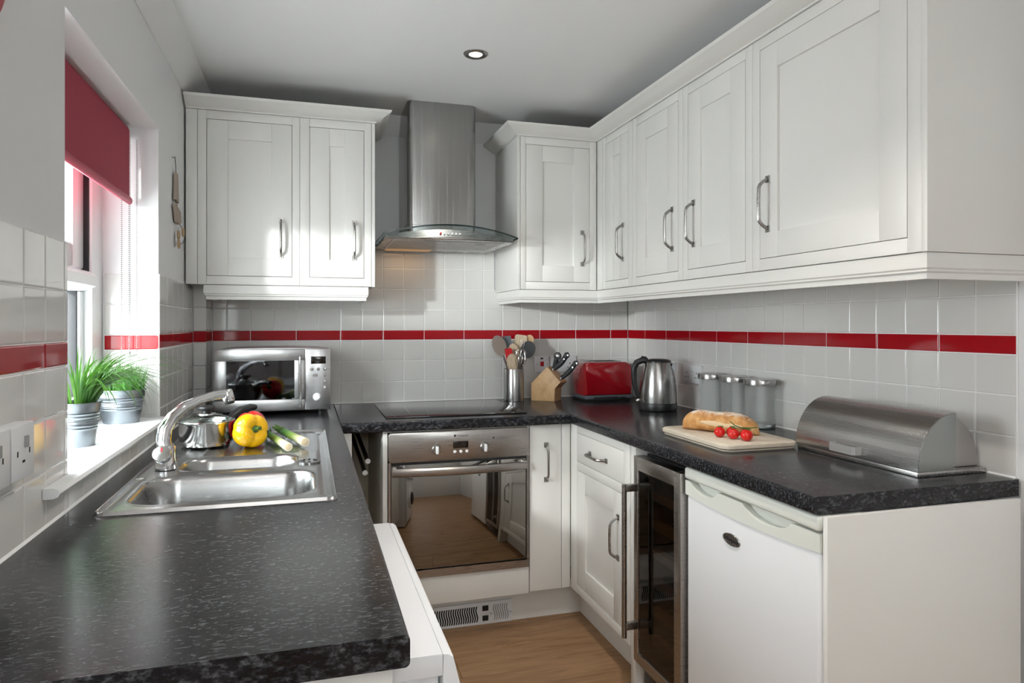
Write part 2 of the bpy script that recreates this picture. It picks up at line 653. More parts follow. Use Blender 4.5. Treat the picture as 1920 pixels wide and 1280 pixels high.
# ---- wall tiles: every tile an object
TILE = {}
TP, TH = 0.10125, 0.1013
ZROW = [WT, WT + TH, WT + 2 * TH, WT + 3 * TH]      # three rows below the border
ZS0, ZS1 = 1.2140, 1.2625                           # red border
ZUP = [ZS1, ZS1 + TH, ZS1 + 2 * TH, ZS1 + 3 * TH, ZS1 + 4 * TH]


def tile_mesh(wd, ht, red):
    k = (round(wd, 4), round(ht, 4), red)
    if k not in TILE:
        b = B()
        g = 0.0024
        hw, hh = (wd - g) / 2, (ht - g) / 2
        d0, d1 = 0.0, -TT
        e = 0.003
        rings(b, [[(-hw, d0, -hh), (hw, d0, -hh), (hw, d0, hh), (-hw, d0, hh)],
                  [(-hw, -TT * 0.62, -hh), (hw, -TT * 0.62, -hh), (hw, -TT * 0.62, hh), (-hw, -TT * 0.62, hh)],
                  [(-hw + e * 0.4, -TT * 0.9, -hh + e * 0.4), (hw - e * 0.4, -TT * 0.9, -hh + e * 0.4), (hw - e * 0.4, -TT * 0.9, hh - e * 0.4), (-hw + e * 0.4, -TT * 0.9, hh - e * 0.4)],
                  [(-hw + e, d1, -hh + e), (hw - e, d1, -hh + e), (hw - e, d1, hh - e), (-hw + e, d1, hh - e)]], cap0=False)
        TILE[k] = to_mesh(b, 'red_border_tile' if red else 'tile', M['red_glaze' if red else 'tile_glaze'], False)
    return TILE[k]


def lay(wallo, face_dir, plane, a0, a1, z0, z1, red=False):
    """a0..a1 along the wall, plane = coordinate of the bare wall"""
    if a1 - a0 < 0.008 or z1 - z0 < 0.008:
        return
    me = tile_mesh(a1 - a0, z1 - z0, red)
    j = lambda: random.uniform(-0.0035, 0.0035)
    ca, cz = (a0 + a1) / 2, (z0 + z1) / 2
    nm = 'red_border_tile' if red else 'tile'
    if face_dir == '-y':
        inst(me, nm, wallo, (ca, plane, cz), (j(), 0, j()))
    elif face_dir == '-x':
        inst(me, nm, wallo, (plane, ca, cz), (j(), 0, R(-90) + j()))
    else:
        inst(me, nm, wallo, (plane, ca, cz), (j(), 0, R(90) + j()))


def run(wallo, fd, plane, edges, rows):
    for a0, a1 in zip(edges, edges[1:]):
        for z0, z1 in rows:
            lay(wallo, fd, plane, a0, a1, z0, z1)


def pairs(l):
    return list(zip(l, l[1:]))


low = pairs(ZROW[:3]) + [(ZROW[2], ZS0)]
up2 = pairs(ZUP[:3])
up4 = pairs(ZUP[2:])


def grout(wallo, bmin, bmax):
    b = B()
    box(b, *[q for p in zip(bmin, bmax) for q in p])
    add('grout', b, M['grout'], wallo)


# back wall
xs = [1.568 - TP * k for k in range(0, 22)][::-1]
ex = [BX] + [x for x in xs if BX + 0.02 < x] + [RW]
run(wall_back, '-y', BW + TT, ex, low + up2)
exm = [x for x in ex if 0.26 < x < 0.97]
exm = [0.285] + [x for x in exm if x > 0.31 and x < 0.90] + [0.918]
run(wall_back, '-y', BW + TT, exm, up4)
rx = [BX] + [1.568 - 2 * TP * k for k in range(9, -1, -1)] + [RW]
for a0, a1 in pairs(rx):
    lay(wall_back, '-y', BW + TT, a0, a1, ZS0, ZS1, True)
grout(wall_back, (BX, BW + 0.0022, WT), (RW, BW + TT + 0.002, ZUP[2]))
grout(wall_back, (0.285, BW + 0.0022, ZUP[2]), (0.918, BW + TT + 0.002, ZUP[4]))
# right wall
RP = 0.2145
ey = [1.254 + RP / 2 * k for k in range(20)] + [BW]
run(wall_right, '-x', RW + TT, ey, low + up2)
for a0, a1 in pairs([1.254 + RP * k for k in range(10)] + [BW]):
    lay(wall_right, '-x', RW + TT, a0, a1, ZS0, ZS1, True)
grout(wall_right, (RW + 0.0022, 1.252, WT), (RW + TT + 0.002, BW, ZUP[2]))
# left wall, near side of the window
LD = -0.008
el = [1.473 - TP * k for k in range(7, 0, -1)] + [1.473, 1.577, 1.600]
lowl = [(a, b + (LD if b > 1.2 else 0)) for a, b in low]
up2l = [(a + LD, b + LD) for a, b in up2]
run(wall_left, '+x', LW - TT, el, lowl + up2l)
for a0, a1 in pairs([0.8653, 1.0678, 1.2703, 1.473, 1.600]):
    lay(wall_left, '+x', LW - TT, a0, a1, ZS0 + LD, ZS1 + LD, True)
grout(wall_left, (LW - TT - 0.002, 0.86, WT), (LW - 0.0022, 1.600, ZUP[2] + LD))
# left wall, far side of the window
ef = [2.507, 2.63, 2.731, 2.832, 2.942, 3.05, BY]
run(wall_left, '+x', LW - TT, ef, lowl + up2l)
for a0, a1 in pairs([2.507, 2.533, 2.731, 2.942, BY]):
    lay(wall_left, '+x', LW - TT, a0, a1, ZS0 + LD * 0.5, ZS1 + LD * 0.5, True)
grout(wall_left, (LW - TT - 0.002, 2.507, WT), (LW - 0.0022, BY, ZUP[2] + LD))
# strip of cut tiles under the window sill
for a0, a1 in pairs([1.600 + 0.1008 * k for k in range(10)]):
    lay(wall_left, '+x', LW - TT, a0, a1, WT, WZ0)
grout(wall_left, (LW - TT - 0.002, 1.6, WT), (LW - 0.0022, 2.507, WZ0))
# tiled lower part of the far window reveal, facing the camera
rv = [-0.635, -0.556, LW + 0.000]
run(wall_left, '-y', WY1 + TT, rv, [(0.99, WT + 2 * TH)] + [(ZROW[2], ZS0 + LD)] + up2l)
lay(wall_left, '-y', WY1 + TT, -0.635, LW, ZS0 + LD, ZS1 + LD, True)
grout(wall_left, (-0.637, WY1 + 0.0022, 0.985), (LW - 0.001, WY1 + TT + 0.002, ZUP[2] + LD))
# pipe boxing tiles
for z0, z1 in low + up2:
    lay(boxing, '-y', BY + TT, LW, BX, z0, z1)
    lay(boxing, '+x', BX - TT, BY, BY + 0.098, z0, z1)
    lay(boxing, '+x', BX - TT, BY + 0.098, BW, z0, z1)
lay(boxing, '-y', BY + TT, LW, BX, ZS0, ZS1, True)
lay(boxing, '+x', BX - TT, BY, BW, ZS0, ZS1, True)

# ------------------------------------------------------------------ window in the left wall
FX = -0.640     # inner face of the frame
win = thing('window_1', 'white framed kitchen window above the sink, half covered by a red blind', None, (FX, 2.05, WZ0))
tag(win, kind='structure')


def wbox(name, y0, y1, z0, z1, x0, x1, mt, bev=0.004, par=None):
    b = B()
    box(b, x0, x1, y0, y1, z0, z1, bev, 2)
    return add(name, b, M[mt], par or win)


fy0, fy1 = WYF, WY1
zt0, zt1 = 1.392, 1.452      # transom
wbox('jamb', fy1 - 0.105, fy1 + TT, WZ0, WZ1, FX - 0.07, FX, 'upvc')
wbox('jamb', fy0, fy0 + 0.105, WZ0, WZ1, FX - 0.07, FX, 'upvc')
wbox('head', fy0 + 0.105, fy1 - 0.105, WZ1 - 0.08, WZ1, FX - 0.07, FX, 'upvc')
wbox('bottom_rail', fy0 + 0.105, fy1 - 0.105, WZ0, WZ0 + 0.075, FX - 0.07, FX, 'upvc')
# inner step of the frame
for (a, b_) in ((fy1 - 0.145, fy1 - 0.105), (fy0 + 0.105, fy0 + 0.145)):
    wbox('bead', a, b_, WZ0 + 0.075, zt0, FX - 0.06, FX - 0.022, 'upvc', 0.006)
wbox('bead', fy0 + 0.145, fy1 - 0.145, WZ0 + 0.075, WZ0 + 0.105, FX - 0.06, FX - 0.022, 'upvc', 0.006)
bm = B()
prism(bm, [(FX - 0.07, zt0), (FX - 0.02, zt0), (FX + 0.012, zt0 + 0.016), (FX + 0.012, zt1 - 0.014), (FX - 0.004, zt1), (FX - 0.07, zt1)], 'y', fy0 + 0.105, fy1 - 0.105)
add('transom', bm, M['upvc'], win)
# opening sash above the transom
sy0, sy1, sz0, sz1 = fy0 + 0.115, fy1 - 0.115, zt1 + 0.006, WZ1 - 0.086
sash = wbox('sash', sy1 - 0.1, sy1, sz0, sz1, FX - 0.065, FX - 0.020, 'upvc', 0.008)
wbox('sash_stile', sy0, sy0 + 0.1, sz0, sz1, FX - 0.065, FX - 0.020, 'upvc', 0.008, sash)
wbox('sash_rail', sy0 + 0.1, sy1 - 0.1, sz0, sz0 + 0.075, FX - 0.065, FX - 0.022, 'upvc', 0.008, sash)
wbox('sash_rail', sy0 + 0.1, sy1 - 0.1, sz1 - 0.075, sz1, FX - 0.065, FX - 0.022, 'upvc', 0.008, sash)
wbox('gasket', fy1 - 0.1148, fy1 - 0.1052, zt1, WZ1 - 0.08, FX - 0.06, FX - 0.008, 'gasket', 0.001)
wbox('gasket', fy1 - 0.155, fy1 - 0.1455, WZ0 + 0.105, zt0, FX - 0.06, FX - 0.03, 'gasket', 0.001)
wbox('pane', sy0 + 0.09, sy1 - 0.09, sz0 + 0.07, sz1 - 0.07, FX - 0.046, FX - 0.040, 'window_glass', 0)
wbox('pane', fy0 + 0.14, fy1 - 0.14, WZ0 + 0.1, zt0, FX - 0.05, FX - 0.044, 'window_glass', 0)
# sill board with a rounded nose
SZ = 0.985
bm = B()
prism(bm, [(FX, WZ0), (FX, SZ), (-0.452, SZ), (-0.444, SZ - 0.003), (-0.440, SZ - 0.010), (-0.444, SZ - 0.017), (-0.452, WZ0)], 'y', 1.455, 1.6)
bm2 = B()
prism(bm2, [(FX, WZ0), (FX, SZ), (-0.452, SZ), (-0.444, SZ - 0.003), (-0.440, SZ - 0.010), (-0.444, SZ - 0.017), (-0.452, WZ0)], 'y', 1.603, 2.503)
bm.free()
prism(bm2, [(LW + 0.001, WZ0), (LW + 0.001, SZ), (-0.452, SZ), (-0.444, SZ - 0.003), (-0.440, SZ - 0.010), (-0.444, SZ - 0.017), (-0.452, WZ0)], 'y', 1.455, 1.603)
add('window_sill', bm2, M['upvc'], win, ang=30)

# ------------------------------------------------------------------ roller blind
bl = thing('roller_blind', 'dark red roller blind hanging half down in the window recess', 'blind', (-0.552, 2.05, 1.69))
bm = B()
box(bm, -0.5545, -0.552, 1.63, 2.468, 1.695, 1.915)
add('fabric', bm, M['blind_cloth'], bl)
bm = B()
tube(bm, [(-0.575, 1.63, 1.912), (-0.575, 2.468, 1.912)], 0.023, 20)
add('roller', bm, M['blind_cloth'], bl)
bm = B()
tube(bm, [(-0.553, 1.626, 1.690), (-0.553, 2.474, 1.690)], 0.0125, 14, flat=0.7, up=(0, 0, 1))
add('bottom_bar', bm, M['blind_bar'], bl)
for yy in (1.616, 2.472):
    bm = B()
    box(bm, -0.602, -0.552, yy, yy + 0.010, 1.885, 1.9395, 0.004)
    add('bracket', bm, M['white_plastic'], bl)


def chain(y, x0, x1, zt, zb, step=0.0065):
    b = B()
    pts = []
    n = int((zt - zb) / step)
    for i in range(n):
        pts.append((x0, y, zt - i * step))
    k = 8
    for i in range(k + 1):
        a = math.pi * i / k
        pts.append(((x0 + x1) / 2 + (x0 - x1) / 2 * math.cos(a), y, zb - abs(x1 - x0) / 2 * math.sin(a)))
    for i in range(n):
        pts.append((x1, y, zb + i * step))
    for p in pts:
        bmesh.ops.create_icosphere(b, subdivisions=1, radius=0.0021, matrix=Matrix.Translation(p))
    return b


add('bead_chain', chain(2.484, -0.578, -0.554, 1.90, 1.20), M['slot_grey'], bl, kind='stuff')
add('bead_chain', chain(2.479, -0.556, -0.533, 1.90, 1.20), M['slot_grey'], bl, kind='stuff')

# ------------------------------------------------------------------ pots on the sill


def bucket(root, c, rb, rt, h, ox=1.0, oy=1.0):
    prof = [(rb, 0), (rb * 1.005, 0.002)]
    n = 40
    for i in range(1, n):
        t = i / n
        r = rb + (rt - rb) * t
        if 0.40 < t < 0.82:
            r += 0.0016 * math.sin((t - 0.40) / 0.42 * math.pi * 2 * 6)
        prof.append((r, h * t))
    prof += [(rt, h), (rt + 0.003, h + 0.001), (rt + 0.003, h + 0.004), (rt - 0.001, h + 0.004), (rt - 0.002, h - 0.02)]
    b = B()
    lathe(b, prof, c, 48, True, False, Matrix.Diagonal((ox, oy, 1)))
    add('bucket', b, M['zinc'], root, ang=40)
    b = B()
    lathe(b, [(0.001, h - 0.018), (rt - 0.0035, h - 0.018)], c, 32, False, False, Matrix.Diagonal((ox, oy, 1)))
    add('soil', b, M['soil'], root)


def blade(b, p, ang, L, lean, droop, wdt, n=9):
    """one grass blade as a folded tapering strip"""
    d = Vector((math.cos(ang), math.sin(ang), 0))
    s = Vector((-math.sin(ang), math.cos(ang), 0))
    pos = Vector(p)
    th = lean
    L1, R1, C1 = [], [], []
    for i in range(n + 1):
        t = i / n
        wv = wdt * (0.55 + 0.9 * t if t < 0.45 else max(0.03, (1 - t) / 0.55 * 0.955))
        L1.append(pos + s * wv)
        R1.append(pos - s * wv)
        nrm = d * -math.cos(th) + Vector((0, 0, 1)) * math.sin(th)
        C1.append(pos - nrm * wv * 0.35)
        pos = pos + (d * math.sin(th) + Vector((0, 0, 1)) * math.cos(th)) * (L / n)
        th += droop / n
    vl = [b.verts.new(q) for q in L1]
    vc = [b.verts.new(q) for q in C1]
    vr = [b.verts.new(q) for q in R1]
    for i in range(n):
        b.faces.new((vl[i], vc[i], vc[i + 1], vl[i + 1]))
        b.faces.new((vc[i], vr[i], vr[i + 1], vc[i + 1]))


np_ = thing('potted_plant', 'zinc pot with long arching green leaves, nearer one on the window sill', 'plant', (-0.556, 1.955, SZ))
PX, PY = -0.556, 1.955
bucket(np_, (PX, PY, SZ), 0.040, 0.053, 0.106)
rnd = random.Random(3)
for i in range(125):
    b = B()
    a = rnd.uniform(0, 2 * math.pi)
    rr_ = 0.038 * math.sqrt(rnd.random())
    far_ = rnd.random() < 0.55
    if far_:
        a = rnd.uniform(-1.1, 1.1)          # most long leaves arch into the room and along the sill
    ca_ = math.cos(a)
    L = rnd.uniform(0.20, 0.33) if far_ else rnd.uniform(0.12, 0.20)
    dr_ = rnd.uniform(1.7, 2.9) if far_ else rnd.uniform(0.4, 1.0)
    if ca_ < -0.2:
        L, dr_ = L * 0.55, 0.3
    blade(b, (PX + rr_ * ca_, PY + rr_ * math.sin(a), SZ + 0.085), a + rnd.uniform(-0.3, 0.3), L, rnd.uniform(0.05, 0.40), dr_, rnd.uniform(0.0026, 0.0044), 12)
    add('leaf', b, M['long_leaf'], np_, ang=80)
FPX, FPY = -0.556, 2.385
fp = thing('potted_plant', 'wide zinc pot of short bright green grass, farther one on the window sill', 'plant', (FPX, FPY, SZ))
bucket(fp, (FPX, FPY, SZ), 0.050, 0.067, 0.100)
b = B()
for i in range(520):
    a = rnd.uniform(0, 2 * math.pi)
    rr_ = 0.058 * math.sqrt(rnd.random())
    L = rnd.uniform(0.07, 0.135)
    blade(b, (FPX + rr_ * math.cos(a), FPY + rr_ * math.sin(a), SZ + 0.075), a + rnd.uniform(-0.8, 0.8), L, rnd.uniform(0.0, 0.42), rnd.uniform(0.0, 0.5), rnd.uniform(0.0008, 0.0016), 4)
add('grass', b, M['short_grass'], fp, kind='stuff', ang=80)

# ------------------------------------------------------------------ kitchen units
def MY(yf):      # fronts that face the camera
    return lambda b, u0, u1, v0, v1, w0, w1, bev=0.0: box(b, u0, u1, yf - w1, yf - w0, v0, v1, bev, 2)


def MX(xf):      # fronts that face the window
    return lambda b, u0, u1, v0, v1, w0, w1, bev=0.0: box(b, xf - w1, xf - w0, u0, u1, v0, v1, bev, 2)


def handle_bm(facing, front, u, v0, v1, horizontal=False):
    """bow handle with square feet; u across (or v for a drawer)"""
    pl = {'y': lambda a, c, w_: Vector((a, front - w_, c)), 'x': lambda a, c, w_: Vector((front - w_, a, c))}[facing]

    def P3(along, across, w_):
        return pl(along, across, w_) if horizontal else pl(across, along, w_)
    b = B()
    for s, e in ((v0, 1), (v1, -1)):
        q = [P3(s + e * d, u + k, 0) for d, k in ((0, -0.0095), (0.021, -0.0095), (0.021, 0.0095), (0, 0.0095))]
        t = [P3(s + e * d, u + k, 0.004) for d, k in ((0.001, -0.0085), (0.020, -0.0085), (0.020, 0.0085), (0.001, 0.0085))]
        rings(b, [q, t])
    L = v1 - v0
    path = []
    for i in range(17):
        t = i / 16
        al = v0 + 0.011 + (L - 0.022) * t
        k = min(t, 1 - t)
        wv = 0.034 * (1 - (1 - min(k / 0.2, 1)) ** 2.6) - 0.003 * (1 - math.sin(math.pi * t))
        path.append(P3(al, u, max(wv, 0.003)))
    tube(b, path, 0.0055, 8, flat=0.9)
    return b


def shaker(root, facing, front, u0, u1, v0, v1, st, hu=None, h0=None, h1=None, name='door', rail=None):
    """door = recessed panel, with stiles, rails and handle as its pieces"""
    bx = (MY if facing == 'y' else MX)(front)
    rl = rail or st
    b = B()
    bx(b, u0 + st - 0.004, u1 - st + 0.004, v0 + rl - 0.004, v1 - rl + 0.004, -0.018, -0.0085)
    d = add(name, b, M['cream_paint'], root)
    for a in ((u0, u0 + st), (u1 - st, u1)):
        b = B()
        bx(b, a[0], a[1], v0, v1, -0.020, 0.0, 0.0012)
        add('stile', b, M['cream_paint'], d)
    for a in ((v0, v0 + rl), (v1 - rl, v1)):
        b = B()
        bx(b, u0 + st, u1 - st, a[0], a[1], -0.020, 0.0, 0.0012)
        add('rail', b, M['cream_paint'], d)
    if hu is not None:
        add('handle', handle_bm(facing, front, hu, h0, h1), M['nickel'], d, label='brushed nickel bow handle')
    return d


def frame(root, facing, front, U0, U1, V0, V1, u0, u1, v0, v1):
    bx = (MY if facing == 'y' else MX)(front)
    g = 0.0018
    for a in ((U0 + 0.0006, u0 - g), (u1 + g, U1 - 0.0006)):
        b = B()
        bx(b, a[0], a[1], V0, V1, -0.022, 0.0, 0.001)
        add('frame_stile', b, M['cream_paint'], root)
    for a in ((V0, v0 - g), (v1 + g, V1)):
        if a[1] - a[0] > 0.004:
            b = B()
            bx(b, u0 - g, u1 + g, a[0], a[1], -0.022, 0.0, 0.001)
            add('frame_rail', b, M['cream_paint'], root)


UZ0, UZ1, DZ0, DZ1 = 1.453, 2.158, 1.4895, 2.122
YU, XU = 3.0, 1.32           # fronts of the wall units


def wall_unit(label, facing, front, U0, U1, u0, u1, hu, back, body_pad=(0, 0), group='cream shaker wall cabinets'):
    if facing == 'y':
        loc = ((U0 + U1) / 2, back, UZ0)
    else:
        loc = (back, (U0 + U1) / 2, UZ0)
    t = thing('wall_cabinet', label, 'cabinet', loc, 0, group)
    b = B()
    if facing == 'y':
        box(b, U0 + 0.001 + body_pad[0], U1 - 0.001 - body_pad[1], front + 0.023, back - 0.001, UZ0 + 0.001, UZ1)
    else:
        box(b, front + 0.023, back - 0.001, U0 + 0.001 + body_pad[0], U1 - 0.001 - body_pad[1], UZ0 + 0.001, UZ1)
    add('carcass', b, M['cream_paint'], t)
    frame(t, facing, front, U0, U1, UZ0, UZ1, u0, u1, DZ0, DZ1)
    shaker(t, facing, front, u0, u1, DZ0, DZ1, 0.079, hu, 1.565, 1.735, rail=0.0745)
    return t


t = wall_unit('wider cream wall cabinet above the microwave', 'y', YU, -0.426, -0.032, -0.391, -0.064, -0.106, BW)
b = B()
box(b, LW + 0.001, -0.427, YU, YU + 0.02, UZ0, UZ1, 0.001)
add('filler', b, M['cream_paint'], t)
t = wall_unit('narrow cream wall cabinet between the wide cabinet and the cooker hood', 'y', YU, -0.032, 0.2645, 0.009, 0.231, 0.191, BW, (0, 0.0))
b = B()
box(b, 0.2655, 0.279, YU - 0.002, BW - 0.001, UZ0 - 0.001, UZ1, 0.001)
add('end_panel', b, M['cream_paint'], t)
t = wall_unit('cream wall cabinet facing the room in the corner beside the cooker hood', 'y', YU, 0.938, 1.318, 0.966, 1.281, 1.245, BW)
b = B()
box(b, 0.923, 0.937, YU - 0.002, BW - 0.001, UZ0 - 0.001, UZ1, 0.001)
add('end_panel', b, M['cream_paint'], t)
t = wall_unit('slimmest cream wall cabinet, over the kettle next to the corner', 'x', XU, 2.633, 2.94, 2.673, 2.904, 2.716, RW)
b = B()
box(b, XU, XU + 0.02, 2.941, YU - 0.001, UZ0, UZ1, 0.001)
add('filler', b, M['cream_paint'], t)
wall_unit('cream wall cabinet above the power socket, handle at its near edge', 'x', XU, 2.2225, 2.633, 2.258, 2.593, 2.297, RW)
wall_unit('cream wall cabinet above the glass jars, handle at its far edge', 'x', XU, 1.813, 2.2225, 1.85, 2.187, 2.148, RW)
t = wall_unit('largest cream wall cabinet above the bread bin', 'x', XU, 1.204, 1.813, 1.244, 1.776, 1.738, RW)
b = B()
box(b, XU - 0.002, RW - 0.001, 1.188, 1.2035, UZ0 - 0.001, UZ1, 0.001)
add('end_panel', b, M['cream_paint'], t)

# cornices on top of the wall units and pelmets below
CP = [(0.0, UZ1 + 0.001), (0.006, UZ1 + 0.001), (0.006, UZ1 + 0.007), (0.018, UZ1 + 0.010), (0.040, UZ1 + 0.024), (0.062, UZ1 + 0.036), (0.066, UZ1 + 0.046), (0.0, UZ1 + 0.046)]
bm = B()
moulding(bm, [(LW + 0.001, YU), (0.279, YU), (0.279, BW - 0.001)], CP, 1)
add('cabinet_cornice', bm, M['cream_paint'], None, 'sloping cream cornice on top of the pair of cabinets above the microwave', 'moulding', 'cabinet cornices', ang=20)
bm = B()
moulding(bm, [(0.923, BW - 0.001), (0.923, YU), (XU, YU), (XU, 1.188), (RW - 0.001, 1.188)], CP, 1)
add('cabinet_cornice', bm, M['cream_paint'], None, 'long cream cornice running from the cooker hood round above the bread bin', 'moulding', 'cabinet cornices', ang=20)
PP = [(0.0, UZ0 - 0.002), (0.0, UZ0 - 0.036), (-0.003, UZ0 - 0.040), (-0.003, UZ0 - 0.044), (-0.008, UZ0 - 0.048), (-0.009, 1.392), (-0.024, 1.392), (-0.024, UZ0 - 0.002)]
bm = B()
moulding(bm, [(-0.405, BW - 0.001), (-0.405, YU + 0.012), (0.252, YU + 0.012), (0.252, BW - 0.001)], PP, 1)
add('cabinet_pelmet', bm, M['cream_paint'], None, 'short stepped cream pelmet under the cabinets above the microwave', 'moulding', 'cabinet pelmets', ang=20)
bm = B()
moulding(bm, [(0.932, BW - 0.001), (0.932, YU + 0.004), (XU + 0.004, YU + 0.004), (XU + 0.004, 1.194), (RW - 0.001, 1.194)], PP, 1)
add('cabinet_pelmet', bm, M['cream_paint'], None, 'long stepped cream pelmet under the cabinets over the kettle and bread bin', 'moulding', 'cabinet pelmets', ang=20)

# ------------------------------------------------------------------ worktops
XF_L, YF_B, XF_R = 0.12, 2.69, 1.065
YE_L, YE_R = 0.835, 1.246
WZ = WT - 0.04


def plate_hole(b, x0, x1, y0, y1, hx0, hx1, hy0, hy1, z0, z1):
    X_ = [x0, hx0, hx1, x1]
    Y_ = [y0, hy0, hy1, y1]
    vt = {(i, j, k): b.verts.new((X_[i], Y_[j], z)) for i in range(4) for j in range(4) for k, z in ((0, z0), (1, z1))}
    for i in range(3):
        for j in range(3):
            if i == 1 and j == 1:
                continue
            for k in (0, 1):
                b.faces.new([vt[i, j, k], vt[i + 1, j, k], vt[i + 1, j + 1, k], vt[i, j + 1, k]])
    for i in range(3):
        for j in (0, 3):
            b.faces.new([vt[i, j, 0], vt[i + 1, j, 0], vt[i + 1, j, 1], vt[i, j, 1]])
            b.faces.new([vt[j, i, 0], vt[j, i + 1, 0], vt[j, i + 1, 1], vt[j, i, 1]])
    for a, c in (((1, 1), (2, 1)), ((1, 2), (2, 2)), ((1, 1), (1, 2)), ((2, 1), (2, 2))):
        b.faces.new([vt[(*a, 0)], vt[(*c, 0)], vt[(*c, 1)], vt[(*a, 1)]])


def soft_edge(b, test, off):
    es = [e for e in b.edges if all(test(v.co) for v in e.verts) and abs(e.verts[0].co.z - e.verts[1].co.z) < 1e-5]
    bmesh.ops.bevel(b, geom=es, offset=off, segments=4, affect='EDGES', profile=0.5)


bm = B()
plate_hole(bm, LW + 0.001, XF_L, YE_L, BW - 0.001, -0.395, 0.045, 1.55, 2.14, WZ, WT)
soft_edge(bm, lambda c: abs(c.x - XF_L) < 1e-4, 0.007)
add('worktop', bm, M['laminate'], None, 'long black speckled worktop with the sink set in it, under the window', 'worktop', 'black speckled worktops')
bm = B()
box(bm, XF_L + 0.0006, XF_R - 0.0006, YF_B, BW - 0.001, WZ, WT)
soft_edge(bm, lambda c: abs(c.y - YF_B) < 1e-4, 0.007)
add('worktop', bm, M['laminate'], None, 'black speckled worktop over the oven with the hob on it', 'worktop', 'black speckled worktops')
bm = B()
box(bm, XF_R, RW - 0.001, YE_R, BW - 0.001, WZ, WT)
soft_edge(bm, lambda c: abs(c.x - XF_R) < 1e-4, 0.007)
add('worktop', bm, M['laminate'], None, 'black speckled worktop carrying the toaster, kettle and bread bin', 'worktop', 'black speckled worktops')

# white sealant bead where worktop meets tile
bm = B()
sl_ = [(0.0, WT + 0.0002), (0.0045, WT + 0.0002), (0.0022, WT + 0.0022), (0.0, WT + 0.0045)]
moulding(bm, [(LW, YE_L + 0.03), (LW, BY), (BX, BY), (BX, BW), (RW, BW), (RW, 1.254)], sl_, 1)
add('trim_3', bm, M['grout'], kind='structure', label='thin white sealant line between worktop and tiles')

# ------------------------------------------------------------------ base units
YB, XB = 2.72, 1.075          # fronts
PLZ = 0.165                   # underside of the fronts
# oven housing
oh = thing('oven_housing', 'cream base unit holding the built-in oven', 'cabinet', (0.59, 3.0, FZ))
b = B()
box(b, 0.283, 0.301, YB - 0.002, BW - 0.002, FZ, WZ - 0.001, 0.001)
add('side_panel', b, M['cream_paint'], oh)
b = B()
box(b, 0.8815, 0.889, YB + 0.004, BW - 0.002, PLZ, WZ - 0.001)
add('side_panel', b, M['cream_paint'], oh)
b = B()
box(b, 0.302, 0.8845, YB, YB + 0.02, PLZ, 0.277, 0.001)
add('lower_panel', b, M['cream_paint'], oh)
b = B()
box(b, 0.302, 0.881, YB + 0.03, BW - 0.002, 0.235, 0.262)
add('shelf', b, M['cream_inside'], oh)
b = B()
box(b, 0.302, 0.885, YB + 0.003, YB + 0.02, 0.8625, WZ - 0.001)
add('top_rail', b, M['cream_paint'], oh)
# narrow slab door unit beside the oven
nu = thing('base_cabinet', 'narrow cream base cabinet with a plain slab door right of the oven', 'cabinet', (0.96, 3.0, FZ), 0, 'cream base cabinets')
b = B()
box(b, 0.892, XB, YB + 0.022, BW - 0.002, PLZ, WZ - 0.001)
add('carcass', b, M['cream_paint'], nu)
b = B()
box(b, 0.892, 1.0325, YB, YB + 0.02, PLZ + 0.006, WZ - 0.002, 0.0012)
d = add('door', b, M['cream_paint'], nu)
add('handle', handle_bm('y', YB, 0.964, 0.626, 0.793), M['nickel'], d, label='brushed nickel bow handle')
b = B()
box(b, 1.035, XB - 0.001, YB + 0.001, YB + 0.02, PLZ + 0.006, WZ - 0.002, 0.0012)
add('corner_post', b, M['cream_paint'], nu)
# drawer and door unit on the right run
ru = thing('base_cabinet', 'cream base cabinet with one drawer over a shaker door beside the wine cooler', 'cabinet', (1.4, 2.44, FZ), 0, 'cream base cabinets')
b = B()
box(b, XB + 0.023, RW - 0.002, 2.163, 2.716, PLZ, WZ - 0.001)
add('carcass', b, M['cream_paint'], ru)
bx = MX(XB)
for a in ((2.1625, 2.2062), (2.6498, 2.7185)):
    b = B()
    bx(b, a[0], a[1], PLZ + 0.006, WZ - 0.002, -0.022, 0, 0.001)
    add('frame_stile', b, M['cream_paint'], ru)
for a in ((0.8405, WZ - 0.002), (0.6855, 0.7205), (PLZ + 0.006, 0.2065)):
    b = B()
    bx(b, 2.2062, 2.6498, a[0], a[1], -0.022, 0, 0.001)
    add('frame_rail', b, M['cream_paint'], ru)
b = B()
bx(b, 2.208, 2.648, 0.7225, 0.8385, -0.02, 0, 0.0012)
dr = add('drawer', b, M['cream_paint'], ru)
add('handle', handle_bm('x', XB, 0.777, 2.345, 2.520, True), M['nickel'], dr, label='brushed nickel bow handle')
shaker(ru, 'x', XB, 2.208, 2.648, 0.2085, 0.6835, 0.085, 2.254, 0.435, 0.604, rail=0.081)
b = B()
box(b, XB + 0.004, RW - 0.002, 2.124, 2.160, FZ, WZ - 0.001, 0.001)
add('end_panel', b, M['cream_paint'], ru)
# plinths
b = B()
box(b, 0.302, 1.155, 2.812, 2.828, FZ, PLZ - 0.002)
add('plinth', b, M['cream_paint'], None, 'cream plinth under the oven with the kick heater in it', 'plinth', 'cream plinths')
b = B()
box(b, 1.156, 1.172, 2.162, 2.828, FZ, PLZ - 0.002)
add('plinth', b, M['cream_paint'], None, 'cream plinth under the drawer cabinet beside the wine cooler', 'plinth', 'cream plinths')
b = B()
box(b, 0.038, 0.054, 1.502, 2.70, FZ, PLZ - 0.002)
add('plinth', b, M['cream_paint'], None, 'cream plinth under the sink cabinet, hidden behind the washing machine', 'plinth', 'cream plinths')
